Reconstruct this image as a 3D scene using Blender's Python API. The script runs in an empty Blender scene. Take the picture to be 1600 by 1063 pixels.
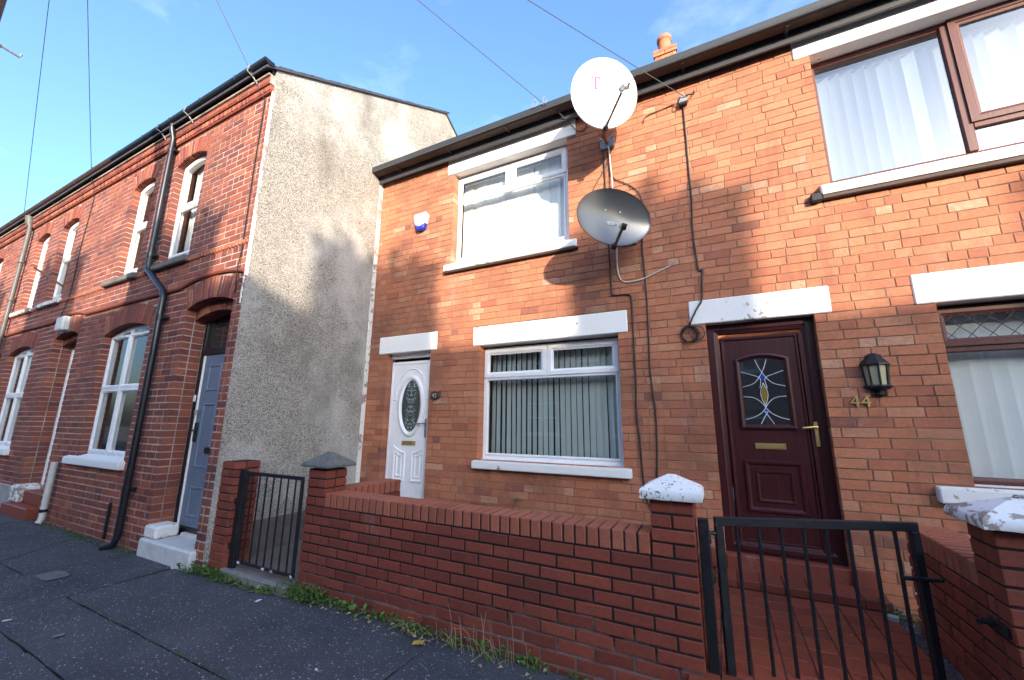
import bpy, bmesh, math, random
from mathutils import Vector, Matrix
R = random.Random(7)
scene = bpy.context.scene
COL = scene.collection
# ------------------------------------------------------------------ camera
F_PX, PITCH, YAW, ROLL, CAM_H = 629.25, .20467, -.473286, .008924, 1.3781
CY, SY, CP, SP = math.cos(YAW), math.sin(YAW), math.cos(PITCH), math.sin(PITCH)
FWD = Vector((SY*CP, CY*CP, SP)); _r = Vector((CY, -SY, 0)); _u = _r.cross(FWD)
RGT = _r*math.cos(ROLL) + _u*math.sin(ROLL); UPV = -_r*math.sin(ROLL) + _u*math.cos(ROLL)
cam = bpy.data.cameras.new('camera'); cam_ob = bpy.data.objects.new('camera', cam); COL.objects.link(cam_ob)
cam.sensor_width = 36; cam.lens = 36*F_PX/1600; cam.clip_start = .05; cam.clip_end = 3000
m = Matrix((RGT, UPV, -FWD)).transposed().to_4x4(); m.translation = (0, 0, CAM_H); cam_ob.matrix_world = m
scene.camera = cam_ob
def px(x, y, z):
    d = Vector((x, y, z-CAM_H)); c = d.dot(FWD)
    if c < .05: return None
    return 800+F_PX*d.dot(RGT)/c, 531.5-F_PX*d.dot(UPV)/c
# ------------------------------------------------------------------ light
TX, TZ = .87, .335                       # sun: metres along +X and up, per metre towards the street (-Y)
SUN_EL = math.atan(TZ/math.hypot(TX, 1)); SUN_AZ = math.pi-math.atan(TX)
world = bpy.data.worlds.new('World'); scene.world = world; world.use_nodes = True
wn, wl = world.node_tree.nodes, world.node_tree.links
sky = wn.new('ShaderNodeTexSky'); sky.sky_type = 'NISHITA'; sky.sun_disc = False
sky.sun_elevation = SUN_EL; sky.sun_rotation = SUN_AZ; sky.air_density = 1.0; sky.dust_density = 3.6; sky.ozone_density = 4.4
tc = wn.new('ShaderNodeTexCoord'); mp = wn.new('ShaderNodeMapping'); mp.inputs['Scale'].default_value = (1.2, 1.2, 3.5)
mp.inputs['Rotation'].default_value = (.3, .5, .9)
nz = wn.new('ShaderNodeTexNoise'); nz.inputs['Scale'].default_value = 2.1; nz.inputs['Detail'].default_value = 7; nz.inputs['Roughness'].default_value = .62
rp = wn.new('ShaderNodeValToRGB'); rp.color_ramp.elements[0].position = .56; rp.color_ramp.elements[1].position = .9
rp.color_ramp.elements[1].color = (.4, .4, .4, 1)
mix = wn.new('ShaderNodeMix'); mix.data_type = 'RGBA'; mix.inputs[7].default_value = (2.6, 2.9, 3.2, 1)
wl.new(tc.outputs['Generated'], mp.inputs[0]); wl.new(mp.outputs[0], nz.inputs[0]); wl.new(nz.outputs[0], rp.inputs[0])
wl.new(rp.outputs[0], mix.inputs[0]); wl.new(sky.outputs[0], mix.inputs[6]); wl.new(mix.outputs[2], wn['Background'].inputs[0])
wn['Background'].inputs[1].default_value = .15
sun = bpy.data.lights.new('sun', 'SUN'); sun.energy = 2.2; sun.angle = math.radians(.53); sun.color = (1, .86, .70)
sun_ob = bpy.data.objects.new('sun', sun); COL.objects.link(sun_ob)
sun_ob.rotation_euler = Vector((TX, -1, TZ)).to_track_quat('Z', 'Y').to_euler(); sun_ob.location = (12, -14, 12)
scene.view_settings.view_transform = 'Standard'; scene.view_settings.look = 'None'
scene.view_settings.exposure = 2.15; scene.view_settings.gamma = 1; scene.view_settings.use_curve_mapping = False
scene.cycles.max_bounces = 7; scene.cycles.use_denoising = True; scene.cycles.sample_clamp_indirect = 8
# ------------------------------------------------------------------ materials
class NT:
    def __init__(s, name):
        s.m = bpy.data.materials.new(name); s.m.use_nodes = True
        s.t = s.m.node_tree; s.b = s.t.nodes['Principled BSDF']; s._p = None
    def n(s, k, **kw):
        o = s.t.nodes.new(k)
        for a, v in kw.items(): setattr(o, a, v)
        return o
    def put(s, sock, v):
        if v is None: return
        if hasattr(v, 'is_output'): s.t.links.new(v, sock)
        else: sock.default_value = v
    def pos(s):
        if not s._p: s._p = s.n('ShaderNodeNewGeometry').outputs['Position']
        return s._p
    def scaled(s, sc, rot=(0, 0, 0)):
        o = s.n('ShaderNodeMapping'); s.put(o.inputs[0], s.pos()); o.inputs['Scale'].default_value = sc if hasattr(sc, '__len__') else (sc,)*3
        o.inputs['Rotation'].default_value = rot; return o.outputs[0]
    def noise(s, sc, det=4, rough=.55, vec=None, dist=0):
        o = s.n('ShaderNodeTexNoise'); s.put(o.inputs['Vector'], vec or s.pos()); o.inputs['Scale'].default_value = sc
        o.inputs['Detail'].default_value = det; o.inputs['Roughness'].default_value = rough; o.inputs['Distortion'].default_value = dist
        return o.outputs['Fac']
    def voro(s, sc, feat='F1', vec=None):
        o = s.n('ShaderNodeTexVoronoi', feature=feat); s.put(o.inputs['Vector'], vec or s.pos()); o.inputs['Scale'].default_value = sc
        return o
    def ramp(s, f, stops, interp='LINEAR'):
        o = s.n('ShaderNodeValToRGB'); cr = o.color_ramp; cr.interpolation = interp
        while len(cr.elements) < len(stops): cr.elements.new(.5)
        for e, (q, c) in zip(cr.elements, stops):
            e.position = q; e.color = (*c, 1) if hasattr(c, '__len__') else (c, c, c, 1)
        s.put(o.inputs[0], f); return o.outputs[0]
    def mix(s, f, a, b, mode='MIX'):
        o = s.n('ShaderNodeMix', data_type='RGBA', blend_type=mode)
        s.put(o.inputs[0], f)
        for k, v in ((6, a), (7, b)): s.put(o.inputs[k], (*v, 1) if isinstance(v, tuple) and len(v) == 3 else v)
        return o.outputs[2]
    def math(s, op, a, b=0.):
        o = s.n('ShaderNodeMath', operation=op); s.put(o.inputs[0], a); s.put(o.inputs[1], b); return o.outputs[0]
    def attr(s, n):
        return s.n('ShaderNodeAttribute', attribute_name=n).outputs['Fac']
    def bump(s, h, st=.3, d=.01):
        o = s.n('ShaderNodeBump'); o.inputs['Strength'].default_value = st; o.inputs['Distance'].default_value = d
        s.put(o.inputs['Height'], h); s.t.links.new(o.outputs[0], s.b.inputs['Normal'])
    def out(s, col=None, rough=None, metal=0, spec=None):
        s.put(s.b.inputs['Base Color'], (*col, 1) if isinstance(col, tuple) and len(col) == 3 else col)
        s.put(s.b.inputs['Roughness'], rough); s.b.inputs['Metallic'].default_value = metal
        if spec is not None: s.b.inputs['Specular IOR Level'].default_value = spec
        return s.m
M = {}
def plain(name, col, rough=.5, metal=0, grime=.25, gs=6., bump=.08, spec=None):
    t = NT(name); g = t.noise(gs, 6, .65)
    c = t.mix(t.ramp(g, [(.42, 0.), (.75, grime)]), col, tuple(x*.45 for x in col))
    t.bump(t.noise(90, 3), bump, .003)
    M[name] = t.out(c, t.ramp(g, [(.3, max(.05, rough-.08)), (.7, min(1, rough+.12))]), metal, spec); return M[name]
def brick_mat(name, stops, dirt, bump=.35, white=.25, dirt_c=(.05, .03, .028), rough=.85, spec=.25):
    t = NT(name); tone = t.attr('tone')
    wob = t.math('ADD', tone, t.math('MULTIPLY', t.math('SUBTRACT', t.noise(24, 5, .65), .5), .34))
    c = t.ramp(wob, stops); mid = stops[len(stops)//2][1]
    c = t.mix(t.ramp(t.noise(62, 5, .75), [(.34, .42), (.56, 0.)]), c, tuple(x*.5 for x in mid))              # pits and drag marks
    c = t.mix(t.ramp(t.noise(17, 5, .7, t.scaled((1, 1, 2.2))), [(.58, 0.), (.74, .35)]), c, tuple(min(.6, x*1.25+.05) for x in mid))   # rubbed, paler skin
    c = t.mix(t.ramp(t.noise(.85, 7, .7), [(.48, 0.), (.68, dirt)]), c, dirt_c)                                # soot clouds
    c = t.mix(t.ramp(t.noise(2.6, 6, .72, t.scaled((1.6, 1.6, .22))), [(.56, 0.), (.74, dirt*.9)]), c, dirt_c)  # rain streaks
    c = t.mix(t.ramp(t.noise(2.4, 7, .75, t.scaled((1, 1, .5), (0, 0, 1.))), [(.6, 0.), (.75, white)]), c, (.48, .38, .34))   # lime bloom
    t.bump(t.math('ADD', t.noise(150, 4, .65), t.math('MULTIPLY', t.noise(38, 4, .7), 1.1)), bump, .005)
    M[name] = t.out(c, rough, 0, spec)
brick_mat('brick_orange', [(0., (.20, .085, .065)), (.15, (.34, .115, .07)), (.42, (.445, .161, .084)), (.68, (.48, .188, .099)), (.9, (.515, .238, .138)), (1., (.55, .325, .22))], .68, dirt_c=(.12, .06, .048), bump=.55, white=.28)
brick_mat('brick_red', [(0., (.11, .04, .04)), (.25, (.185, .056, .046)), (.55, (.265, .08, .052)), (.8, (.33, .105, .06)), (1., (.42, .16, .085))], .5, white=.2, dirt_c=(.07, .045, .048))
brick_mat('brick_smooth', [(0., (.165, .038, .025)), (.5, (.225, .052, .031)), (1., (.285, .07, .039))], .4, bump=.28, white=.26, dirt_c=(.06, .03, .026), rough=.66, spec=.3)
brick_mat('brick_coping_skylit', [(0., (.29, .085, .05)), (.5, (.35, .108, .062)), (1., (.41, .135, .078))], .15, bump=.16, white=.07, rough=.62, spec=.35)  # paler than the wall brick: sky light on the coping put into its colour
brick_mat('tile_red', [(0., (.19, .04, .024)), (.5, (.25, .055, .03)), (1., (.31, .075, .036))], .5, bump=.1, white=.1, dirt_c=(.06, .04, .02), rough=.55, spec=.4)
def mortar(name, a, b, sc=7.):
    t = NT(name); c = t.mix(t.ramp(t.noise(sc, 6, .7), [(.4, 0.), (.62, 1.)]), a, b)
    t.bump(t.noise(220, 3), .5, .004); M[name] = t.out(c, .95, 0, .15)
mortar('mortar_tan', (.27, .17, .115), (.15, .095, .07), 2.5)
mortar('mortar_light', (.46, .385, .33), (.2, .16, .14), 2.)
t = NT('mortar_black')                    # old pointing: black, gone grey with splash and lime low down in patches
z = t.n('ShaderNodeSeparateXYZ'); t.put(z.inputs[0], t.pos())
low = t.math('SUBTRACT', t.math('MULTIPLY', t.noise(2.2, 5, .7), 1.1), z.outputs[2])
c = t.mix(t.ramp(low, [(.3, 0.), (.52, 1.)]), (.028, .025, .025), (.22, .19, .17))
t.bump(t.noise(240, 3), .5, .004); M['mortar_black'] = t.out(c, .95, 0, .15)
def paint_white(name, col, flake=0., sc=9., under=(.24, .19, .15), rough=.7):
    t = NT(name); n1 = t.noise(sc, 8, .7); n2 = t.noise(2.3, 3)
    f = t.ramp(t.math('ADD', n1, t.math('MULTIPLY', n2, .55)), [(1.02-flake, 0.), (1.035-flake, 1.)])
    c = t.mix(f, col, under)
    c = t.mix(t.ramp(t.noise(38, 5, .7), [(.55, 0.), (.8, .35)]), c, tuple(x*.6 for x in col))
    t.bump(t.math('SUBTRACT', t.math('MULTIPLY', t.noise(60, 4), .5), f), .35, .004); M[name] = t.out(c, rough, 0, .3)
paint_white('white_masonry', (.80, .79, .76), .05)
paint_white('white_flaking', (.78, .77, .75), .15, 14., (.42, .37, .32))
paint_white('white_peeling', (.76, .76, .76), .26, 13., (.33, .28, .24)); paint_white('white_cap', (.78, .78, .77), .13, 42., (.15, .13, .11))
paint_white('lime_render', (.72, .70, .66), .2, 12., (.3, .25, .21))
plain('upvc_white', (.82, .82, .82), .28, 0, .12, 3., .02)
plain('white_plastic', (.78, .78, .77), .35, 0, .1, 5., .02)
plain('grey_pipe', (.10, .095, .088), .5, 0, .5, 5.)
plain('cream_pipe', (.55, .53, .48), .5, 0, .5, 5.)
plain('black_plastic', (.012, .013, .017), .32, 0, .3, 8., .03)
plain('black_metal', (.010, .011, .014), .38, 0, .4, 14., .2)
plain('gutter_grey', (.032, .036, .04), .5, 0, .5, 3.); plain('gutter_highlight', (.10, .10, .10), .5, 0, .5, 9.)  # second colour is a painted highlight for the gutter's bottom edge
plain('soffit_brown', (.055, .03, .02), .7, 0, .6, 2.5)
plain('fascia', (.045, .045, .05), .5, 0, .5, 3.)
plain('slate', (.05, .053, .06), .6, 0, .5, 4., .3)
plain('brass', (.62, .46, .18), .35, .85, .35, 22., .05)
plain('steel', (.36, .37, .38), .42, .8, .4, 16., .05)
plain('rust_arm', (.2, .085, .045), .65, .2, .6, 30., .2)
plain('galvanised', (.3, .31, .32), .55, .5, .7, 40., .2)
plain('dish_white', (.78, .78, .76), .55, 0, .06, 4., .01)
plain('dish_grey', (.085, .087, .09), .27, 0, .1, 3., .01, .6)
plain('magenta', (.44, .05, .27), .6, 0, .2, 40.)
plain('alarm_blue', (.012, .03, .35), .3, 0, .05, 4., .01)
plain('concrete', (.34, .33, .31), .9, 0, .6, 5., .5)
plain('concrete_mid', (.22, .21, .195), .9, 0, .7, 6., .5); plain('concrete_dark', (.15, .14, .125), .9, 0, .7, 4., .5)
plain('step_pale', (.60, .59, .57), .75, 0, .5, 6., .3)
plain('cap_stone', (.13, .135, .125), .9, 0, .7, 22., .8)
plain('door_grey', (.135, .175, .24), .5, 0, .25, 9., .06)
plain('frame_black', (.012, .012, .014), .4, 0, .3, 8.)
plain('plaque', (.05, .032, .026), .4, 0, .3, 14.)
plain('numeral_cream', (.4, .37, .32), .6)
plain('lantern_glass', (.42, .37, .22), .4, 0, .35, 12., .02)
plain('terracotta', (.42, .15, .075), .85, 0, .4, 8., .3)
plain('cable_black', (.012, .012, .012), .6); plain('cable_white', (.55, .53, .5), .6); plain('wire', (.05, .055, .065), .6)
plain('wood_pole', (.13, .085, .065), .85, 0, .4, 3., .4)
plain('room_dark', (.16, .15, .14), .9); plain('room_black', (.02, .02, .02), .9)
plain('blind_white', (.78, .79, .77), .8, 0, .06); plain('blind_green', (.72, .78, .72), .8, 0, .1); plain('curtain', (.5, .49, .46), .9)
plain('lead_white', (.72, .72, .70), .5); plain('lead_grey', (.10, .10, .10), .5)
plain('gem_blue', (.02, .06, .3), .1); plain('gem_amber', (.24, .17, .02), .1)
plain('leaf_yellow', (.5, .32, .05), .8); plain('litter_white', (.7, .71, .74), .8); plain('straw', (.35, .25, .15), .9); plain('dead_leaf', (.17, .09, .05), .9)
plain('lamp_white', (.6, .6, .57), .5, 0, .3, 12.)
plain('road_asphalt', (.05, .05, .052), .9, 0, .4, 3., .6); plain('ground_dirt', (.06, .055, .045), .95)
def woodgrain(name, a, b, rough=.42):
    t = NT(name); v = t.scaled((70, 70, 2.2)); c = t.mix(t.ramp(t.noise(1., 5, .65, v, .6), [(.35, 0.), (.66, 1.)]), a, b)
    t.bump(t.noise(1., 3, .5, v), .12, .002); M[name] = t.out(c, rough, 0, .4)
woodgrain('upvc_brown', (.115, .035, .024), (.07, .018, .013), .45); woodgrain('door_maroon', (.062, .0115, .0125), (.026, .0055, .0065), .36)
t = NT('weeds'); c = t.ramp(t.attr('tone'), [(0., (.04, .08, .015)), (.5, (.075, .15, .028)), (.85, (.12, .19, .045)), (1., (.22, .2, .07))])
M['weeds'] = t.out(c, .7, 0, .3)
t = NT('moss'); c = t.mix(t.ramp(t.noise(5, 5, .7), [(.5, 0.), (.66, 1.)]), (.018, .017, .016), (.05, .055, .015)); t.bump(t.noise(120, 4), .6, .006); M['moss'] = t.out(c, 1., 0, .1)
# pebbledash: pale and dark chips pressed into grey render
t = NT('pebbledash'); v1 = t.voro(125); v2 = t.voro(70)
chip = t.ramp(v1.outputs['Color'], [(0., (.17, .15, .12)), (.22, (.36, .325, .265)), (.45, (.50, .465, .395)), (.72, (.62, .595, .53)), (1., (.72, .70, .65))])
c = t.mix(t.ramp(v1.outputs['Distance'], [(.48, 0.), (.7, .8)]), chip, (.17, .15, .125))
c = t.mix(t.ramp(v2.outputs['Distance'], [(.62, 0.), (.8, .55)]), c, (.08, .073, .06))
wash = t.ramp(t.noise(.85, 7, .68, t.scaled((1, 1, 1.1))), [(.46, 0.), (.6, .9)])
c = t.mix(t.math('MULTIPLY', wash, .5), c, (.74, .72, .68))
c = t.mix(t.ramp(t.noise(1.3, 5, .65, t.scaled((1, 1, .55))), [(.49, 0.), (.7, .62)]), c, (.15, .135, .105))
t.bump(t.math('ADD', t.math('SUBTRACT', 1., v1.outputs['Distance']), t.math('MULTIPLY', t.noise(60, 3), .5)), .8, .016); M['pebbledash'] = t.out(c, .92, 0, .2)
# pavement: dark asphalt-bound flags with pale chips
t = NT('paving'); w = t.noise(300, 2); tone = t.attr('tone')
v = t.voro(34, vec=t.scaled((1., 1.5, 1.), (0, 0, .5))); v2 = t.voro(75, vec=t.scaled((1.4, 1., 1.), (0, 0, 1.1)))
def chips(v, dist, thr):
    s_ = t.n('ShaderNodeSeparateColor'); t.put(s_.inputs[0], v.outputs['Color'])
    return t.math('MULTIPLY', t.math('LESS_THAN', t.math('ADD', v.outputs['Distance'], t.math('MULTIPLY', w, .12)), dist), t.math('GREATER_THAN', s_.outputs[0], thr))
dens = t.math('MULTIPLY', t.math('SUBTRACT', t.noise(1.1, 4, .6), .5), .55)
f = t.math('MAXIMUM', chips(v, .30, t.math('SUBTRACT', .73, dens)), chips(v2, .31, t.math('SUBTRACT', .75, dens)))
base = t.mix(t.ramp(t.noise(1.3, 7, .72), [(.36, 0.), (.66, 1.)]), (.046, .048, .057), (.112, .111, .118))
base = t.mix(t.math('MULTIPLY', tone, .4), base, (.115, .112, .116))
base = t.mix(t.ramp(t.noise(140, 4, .75), [(.38, .7), (.6, 0.)]), base, (.024, .024, .029))
base = t.mix(t.ramp(t.noise(3.2, 6, .7, t.scaled((1, 1, 1), (0, 0, .8))), [(.6, 0.), (.7, .5)]), base, (.033, .033, .035))
vg_ = t.voro(2.3); gum = t.ramp(t.math('ADD', vg_.outputs['Distance'], t.math('MULTIPLY', t.noise(40, 3), .05)), [(.06, .55), (.075, 0.)])
base = t.mix(gum, base, (.17, .165, .165))
c = t.mix(t.math('MULTIPLY', f, t.ramp(t.noise(23, 2), [(.35, .35), (.6, .9)])), base, (.42, .42, .45)); t.bump(t.math('ADD', t.noise(190, 4, .7), t.math('MULTIPLY', t.noise(14, 4), .6)), .5, .005); M['paving'] = t.out(c, .8, 0, .3)
t = NT('gravel'); v = t.voro(90); c = t.ramp(v.outputs['Color'], [(0., (.03, .03, .03)), (.7, (.10, .10, .11)), (1., (.3, .3, .32))]); t.bump(v.outputs['Distance'], 1., .012); M['gravel'] = t.out(c, .9)
def glass(name, tint, ior=1.6, add=0., bump=0.):
    t = NT(name); tr = t.n('ShaderNodeBsdfTransparent'); tr.inputs[0].default_value = (*tint, 1)
    gl = t.n('ShaderNodeBsdfGlossy'); gl.inputs['Roughness'].default_value = .005; gm = t.n('ShaderNodeNewGeometry'); dt = t.n('ShaderNodeVectorMath', operation='DOT_PRODUCT')
    t.put(dt.inputs[0], gm.outputs['Normal']); t.put(dt.inputs[1], gm.outputs['Incoming']); r0 = ((ior-1)/(ior+1))**2
    fr = t.math('ADD', t.math('MULTIPLY', t.math('POWER', t.math('SUBTRACT', 1., t.math('ABSOLUTE', dt.outputs['Value'])), 5.), 1-r0), r0+add)
    mx = t.n('ShaderNodeMixShader'); t.put(mx.inputs[0], fr)
    if bump:
        bp = t.n('ShaderNodeBump'); bp.inputs['Strength'].default_value = bump; bp.inputs['Distance'].default_value = .01
        t.put(bp.inputs['Height'], t.noise(2.2, 2)); t.put(gl.inputs['Normal'], bp.outputs[0])
    t.put(mx.inputs[1], tr.outputs[0]); t.put(mx.inputs[2], gl.outputs[0]); t.put(t.n('ShaderNodeOutputMaterial').inputs[0], mx.outputs[0])
    for o in list(t.t.nodes):
        if o.type == 'OUTPUT_MATERIAL' and not o.inputs[0].links[0].from_node == mx: t.t.nodes.remove(o)
    M[name] = t.m
glass('glass', (.93, .96, .95), 1.75, .03, .05); glass('tinted_glass', (.66, .73, .79), 1.9, .12, .05)
t = NT('etched_glass')                   # obscure oval light: mirrored leaf scroll etched on dark glass
q = t.n('ShaderNodeSeparateXYZ'); t.put(q.inputs[0], t.pos()); cx_ = t.math('ABSOLUTE', t.math('ADD', q.outputs[0], 3.732))
cb = t.n('ShaderNodeCombineXYZ'); t.put(cb.inputs[0], cx_); t.put(cb.inputs[2], q.outputs[2])
vv = t.voro(22, 'DISTANCE_TO_EDGE', cb.outputs[0]); inner = t.math('LESS_THAN', cx_, .085)
f = t.math('MULTIPLY', t.ramp(vv.outputs['Distance'], [(.05, 1.), (.12, 0.)]), t.math('MULTIPLY', inner, t.ramp(t.noise(30, 2, .5, cb.outputs[0]), [(.45, 0.), (.55, 1.)])))
c = t.mix(t.math('MULTIPLY', f, .75), t.mix(t.noise(45, 4), (.02, .028, .026), (.075, .09, .085)), (.36, .46, .44)); t.bump(t.noise(120, 3), .3, .003); M['etched_glass'] = t.out(c, .12, 0, .7)
t = NT('dish_grey2'); t.b.inputs['Coat Weight'].default_value = 1; t.b.inputs['Coat Roughness'].default_value = .16; M['dish_grey'] = t.out(t.mix(t.ramp(t.noise(5, 5, .6), [(.4, 0.), (.7, .3)]), (.06, .062, .065), (.04, .04, .042)), .3, 0, .5)
t = NT('iron'); g_ = t.noise(34, 6, .7); c = t.mix(t.ramp(g_, [(.6, 0.), (.68, .85)]), (.011, .012, .015), (.10, .045, .025)); c = t.mix(t.ramp(t.noise(21, 5, .7, t.scaled((1, 1, .6), (0, 0, 2.))), [(.7, 0.), (.72, .6)]), c, (.3, .29, .28)); t.bump(t.noise(60, 4), .4, .003); M['black_metal'] = t.out(c, t.ramp(g_, [(.4, .34), (.68, .8)]), 0, .4)
M['door_glass'] = NT('door_glass').out((.02, .024, .028), .04, 0, .9)
M['dark_glass'] = NT('dark_glass').out((.02, .022, .025), .03, 0, .9)
# ------------------------------------------------------------------ mesh helpers
class MB:
    def __init__(s): s.v = []; s.f = []; s.t = []
    def add(s, vs, fs, tone=.5):
        o = len(s.v); s.v += [tuple(p) for p in vs]; s.f += [tuple(i+o for i in f) for f in fs]; s.t += [tone]*len(fs); return s
    def box(s, x0, x1, y0, y1, z0, z1, tone=.5, c=0.):
        if c <= 0:
            return s.add([(x, y, z) for x in (x0, x1) for y in (y0, y1) for z in (z0, z1)],
                         [(0, 1, 3, 2), (4, 6, 7, 5), (0, 4, 5, 1), (2, 3, 7, 6), (0, 2, 6, 4), (1, 5, 7, 3)], tone)
        bm = bmesh.new(); bmesh.ops.create_cube(bm, size=1)
        for v in bm.verts: v.co = Vector(((x0+x1)/2+v.co.x*(x1-x0), (y0+y1)/2+v.co.y*(y1-y0), (z0+z1)/2+v.co.z*(z1-z0)))
        bmesh.ops.bevel(bm, geom=bm.edges[:], offset=c, segments=1, affect='EDGES', profile=.5)
        bm.verts.index_update(); s.add([v.co for v in bm.verts], [[v.index for v in f.verts] for f in bm.faces], tone); bm.free(); return s
    def tube(s, pts, r, n=8, cap=True, tone=.5):
        P = [Vector(p) for p in pts]; rings = []; prev = None
        for i, p in enumerate(P):
            d = (P[min(i+1, len(P)-1)]-P[max(i-1, 0)]).normalized()
            a = prev if prev else (Vector((0, 0, 1)) if abs(d.z) < .9 else Vector((1, 0, 0)))
            e = d.cross(a); e = e.normalized() if e.length > 1e-5 else d.orthogonal().normalized(); prev = e.cross(d).normalized()
            rr = r[i] if hasattr(r, '__len__') else r
            rings.append([p+(e*math.cos(k*2*math.pi/n)+prev*math.sin(k*2*math.pi/n))*rr for k in range(n)])
        vs = [q for g in rings for q in g]; fs = []
        for i in range(len(P)-1):
            for k in range(n): fs.append((i*n+k, i*n+(k+1) % n, (i+1)*n+(k+1) % n, (i+1)*n+k))
        if cap: fs += [tuple(range(n)), tuple(range((len(P)-1)*n, len(P)*n))]
        return s.add(vs, fs, tone)
    def loops(s, loops, close=False, cap0=False, cap1=False, tone=.5):
        n = len(loops[0]); vs = [p for l in loops for p in l]; fs = []
        for i in range(len(loops)-(0 if close else 1)):
            j = (i+1) % len(loops)
            for k in range(n): fs.append((i*n+k, i*n+(k+1) % n, j*n+(k+1) % n, j*n+k))
        if cap0: fs.append(tuple(range(n)))
        if cap1: fs.append(tuple(range((len(loops)-1)*n, len(loops)*n)))
        return s.add(vs, fs, tone)
    def poly(s, pts, tone=.5): return s.add(pts, [tuple(range(len(pts)))], tone)
    def prism(s, poly, y0, y1, tone=.5):
        return s.loops([[(x, y0, z) for x, z in poly], [(x, y1, z) for x, z in poly]], cap0=True, cap1=True, tone=tone)
    def mesh(s, name, mat, smooth=False):
        me = bpy.data.meshes.new(name); me.from_pydata(s.v, [], s.f); me.materials.append(M[mat])
        bm = bmesh.new(); bm.from_mesh(me); bmesh.ops.recalc_face_normals(bm, faces=bm.faces); bm.to_mesh(me); bm.free()
        a = me.attributes.new('tone', 'FLOAT', 'FACE'); a.data.foreach_set('value', s.t)
        if smooth:
            me.polygons.foreach_set('use_smooth', [True]*len(me.polygons))
            try: me.set_sharp_from_angle(angle=math.radians(38))
            except Exception: pass
        me.update(); return me
    def build(s, name, mat, parent=None, smooth=False, **kw):
        o = bpy.data.objects.new(name, s.mesh(name, mat, smooth)); COL.objects.link(o)
        if parent is not None:
            o.parent = parent; w = wloc(parent)
            if w.length: o.data.transform(Matrix.Translation(-w))
        for k, v in kw.items(): o[k] = v
        return o
def wloc(o):
    w = Vector(o.location)
    while o.parent: o = o.parent; w += Vector(o.location)
    return w
def thing(name, label, cat, loc=(0, 0, 0), group=None):
    o = bpy.data.objects.new(name, None); COL.objects.link(o); o.location = loc; o.empty_display_size = .2
    o['label'] = label; o['category'] = cat
    if group: o['group'] = group
    return o
def tag(o, label, cat, group=None):
    o['label'] = label; o['category'] = cat
    if group: o['group'] = group
    return o
def struct(o): o['kind'] = 'structure'; return o
def outline(x0, x1, z0, z1, rise=0, n=10):
    """window outline, z1 = springing when rise > 0"""
    if rise <= 0: return [(x0, z0), (x1, z0), (x1, z1), (x0, z1)]
    xc, hw = (x0+x1)/2, (x1-x0)/2
    return [(x0, z0), (x1, z0)]+[(xc+hw*(1-2*i/n), z1+rise*(1-(1-2*i/n)**2)) for i in range(n+1)]
def inset(poly, d):
    n = len(poly); res = []
    ar = sum(poly[i][0]*poly[(i+1) % n][1]-poly[(i+1) % n][0]*poly[i][1] for i in range(n)); sg = 1 if ar > 0 else -1
    for i in range(n):
        p, q, r = Vector(poly[i-1]), Vector(poly[i]), Vector(poly[(i+1) % n])
        a = (q-p).normalized(); b = (r-q).normalized(); na = Vector((-a.y, a.x))*sg; nb = Vector((-b.y, b.x))*sg
        k = (na+nb); k = k/max(.25, 1+na.dot(nb)); res.append(tuple(q+k*d))
    return res
def ring(mb, poly, prof, y):
    """closed moulding: prof = [(inset, forward)...] swept round poly, forward = towards the street"""
    return mb.loops([[(x, y-fw, z) for x, z in inset(poly, d)] for d, fw in prof], close=True)
def frame_prof(w, dep=.06): return [(0, -dep), (0, 0), (w*.62, 0), (w*.72, -.008), (w, -.016), (w, -dep)]
def mould_prof(w, h): return [(0, 0), (w*.25, h), (w*.6, h), (w, 0)]
# ------------------------------------------------------------------ bricks
NV = 9
BR_CACHE = {}
def brick_mesh(L, h, d, mat, var, ch):
    k = (round(L*100), round(h*1000), round(d*100), mat, var, ch)
    if k in BR_CACHE: return BR_CACHE[k]
    rr = random.Random(hash(k[:3])+var*77); mb = MB(); L = round(L*100)/100
    j = lambda: rr.uniform(-.0012, .0012)
    back = [(-L/2, d, -h/2), (L/2, d, -h/2), (L/2, d, h/2), (-L/2, d, h/2)]
    mid = [(x+j(), ch, z+j()) for x, _, z in back]
    c = ch
    fr = [(-L/2+c+j(), j(), -h/2+c+j()), (L/2-c+j(), j(), -h/2+c+j()), (L/2-c+j(), j(), h/2-c+j()), (-L/2+c+j(), j(), h/2-c+j())]
    mb.loops([back, mid, fr], cap0=True, cap1=True, tone=(var+.5)/NV)
    BR_CACHE[k] = mb.mesh('brick', mat); return BR_CACHE[k]
def frame_at(ox, oy, ang):
    return (ox, oy, ang, math.cos(ang), math.sin(ang))
def to_world(fr, s, y, z):
    ox, oy, a, c, sn = fr; return (ox+s*c-y*sn, oy+s*sn+y*c, z)
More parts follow.
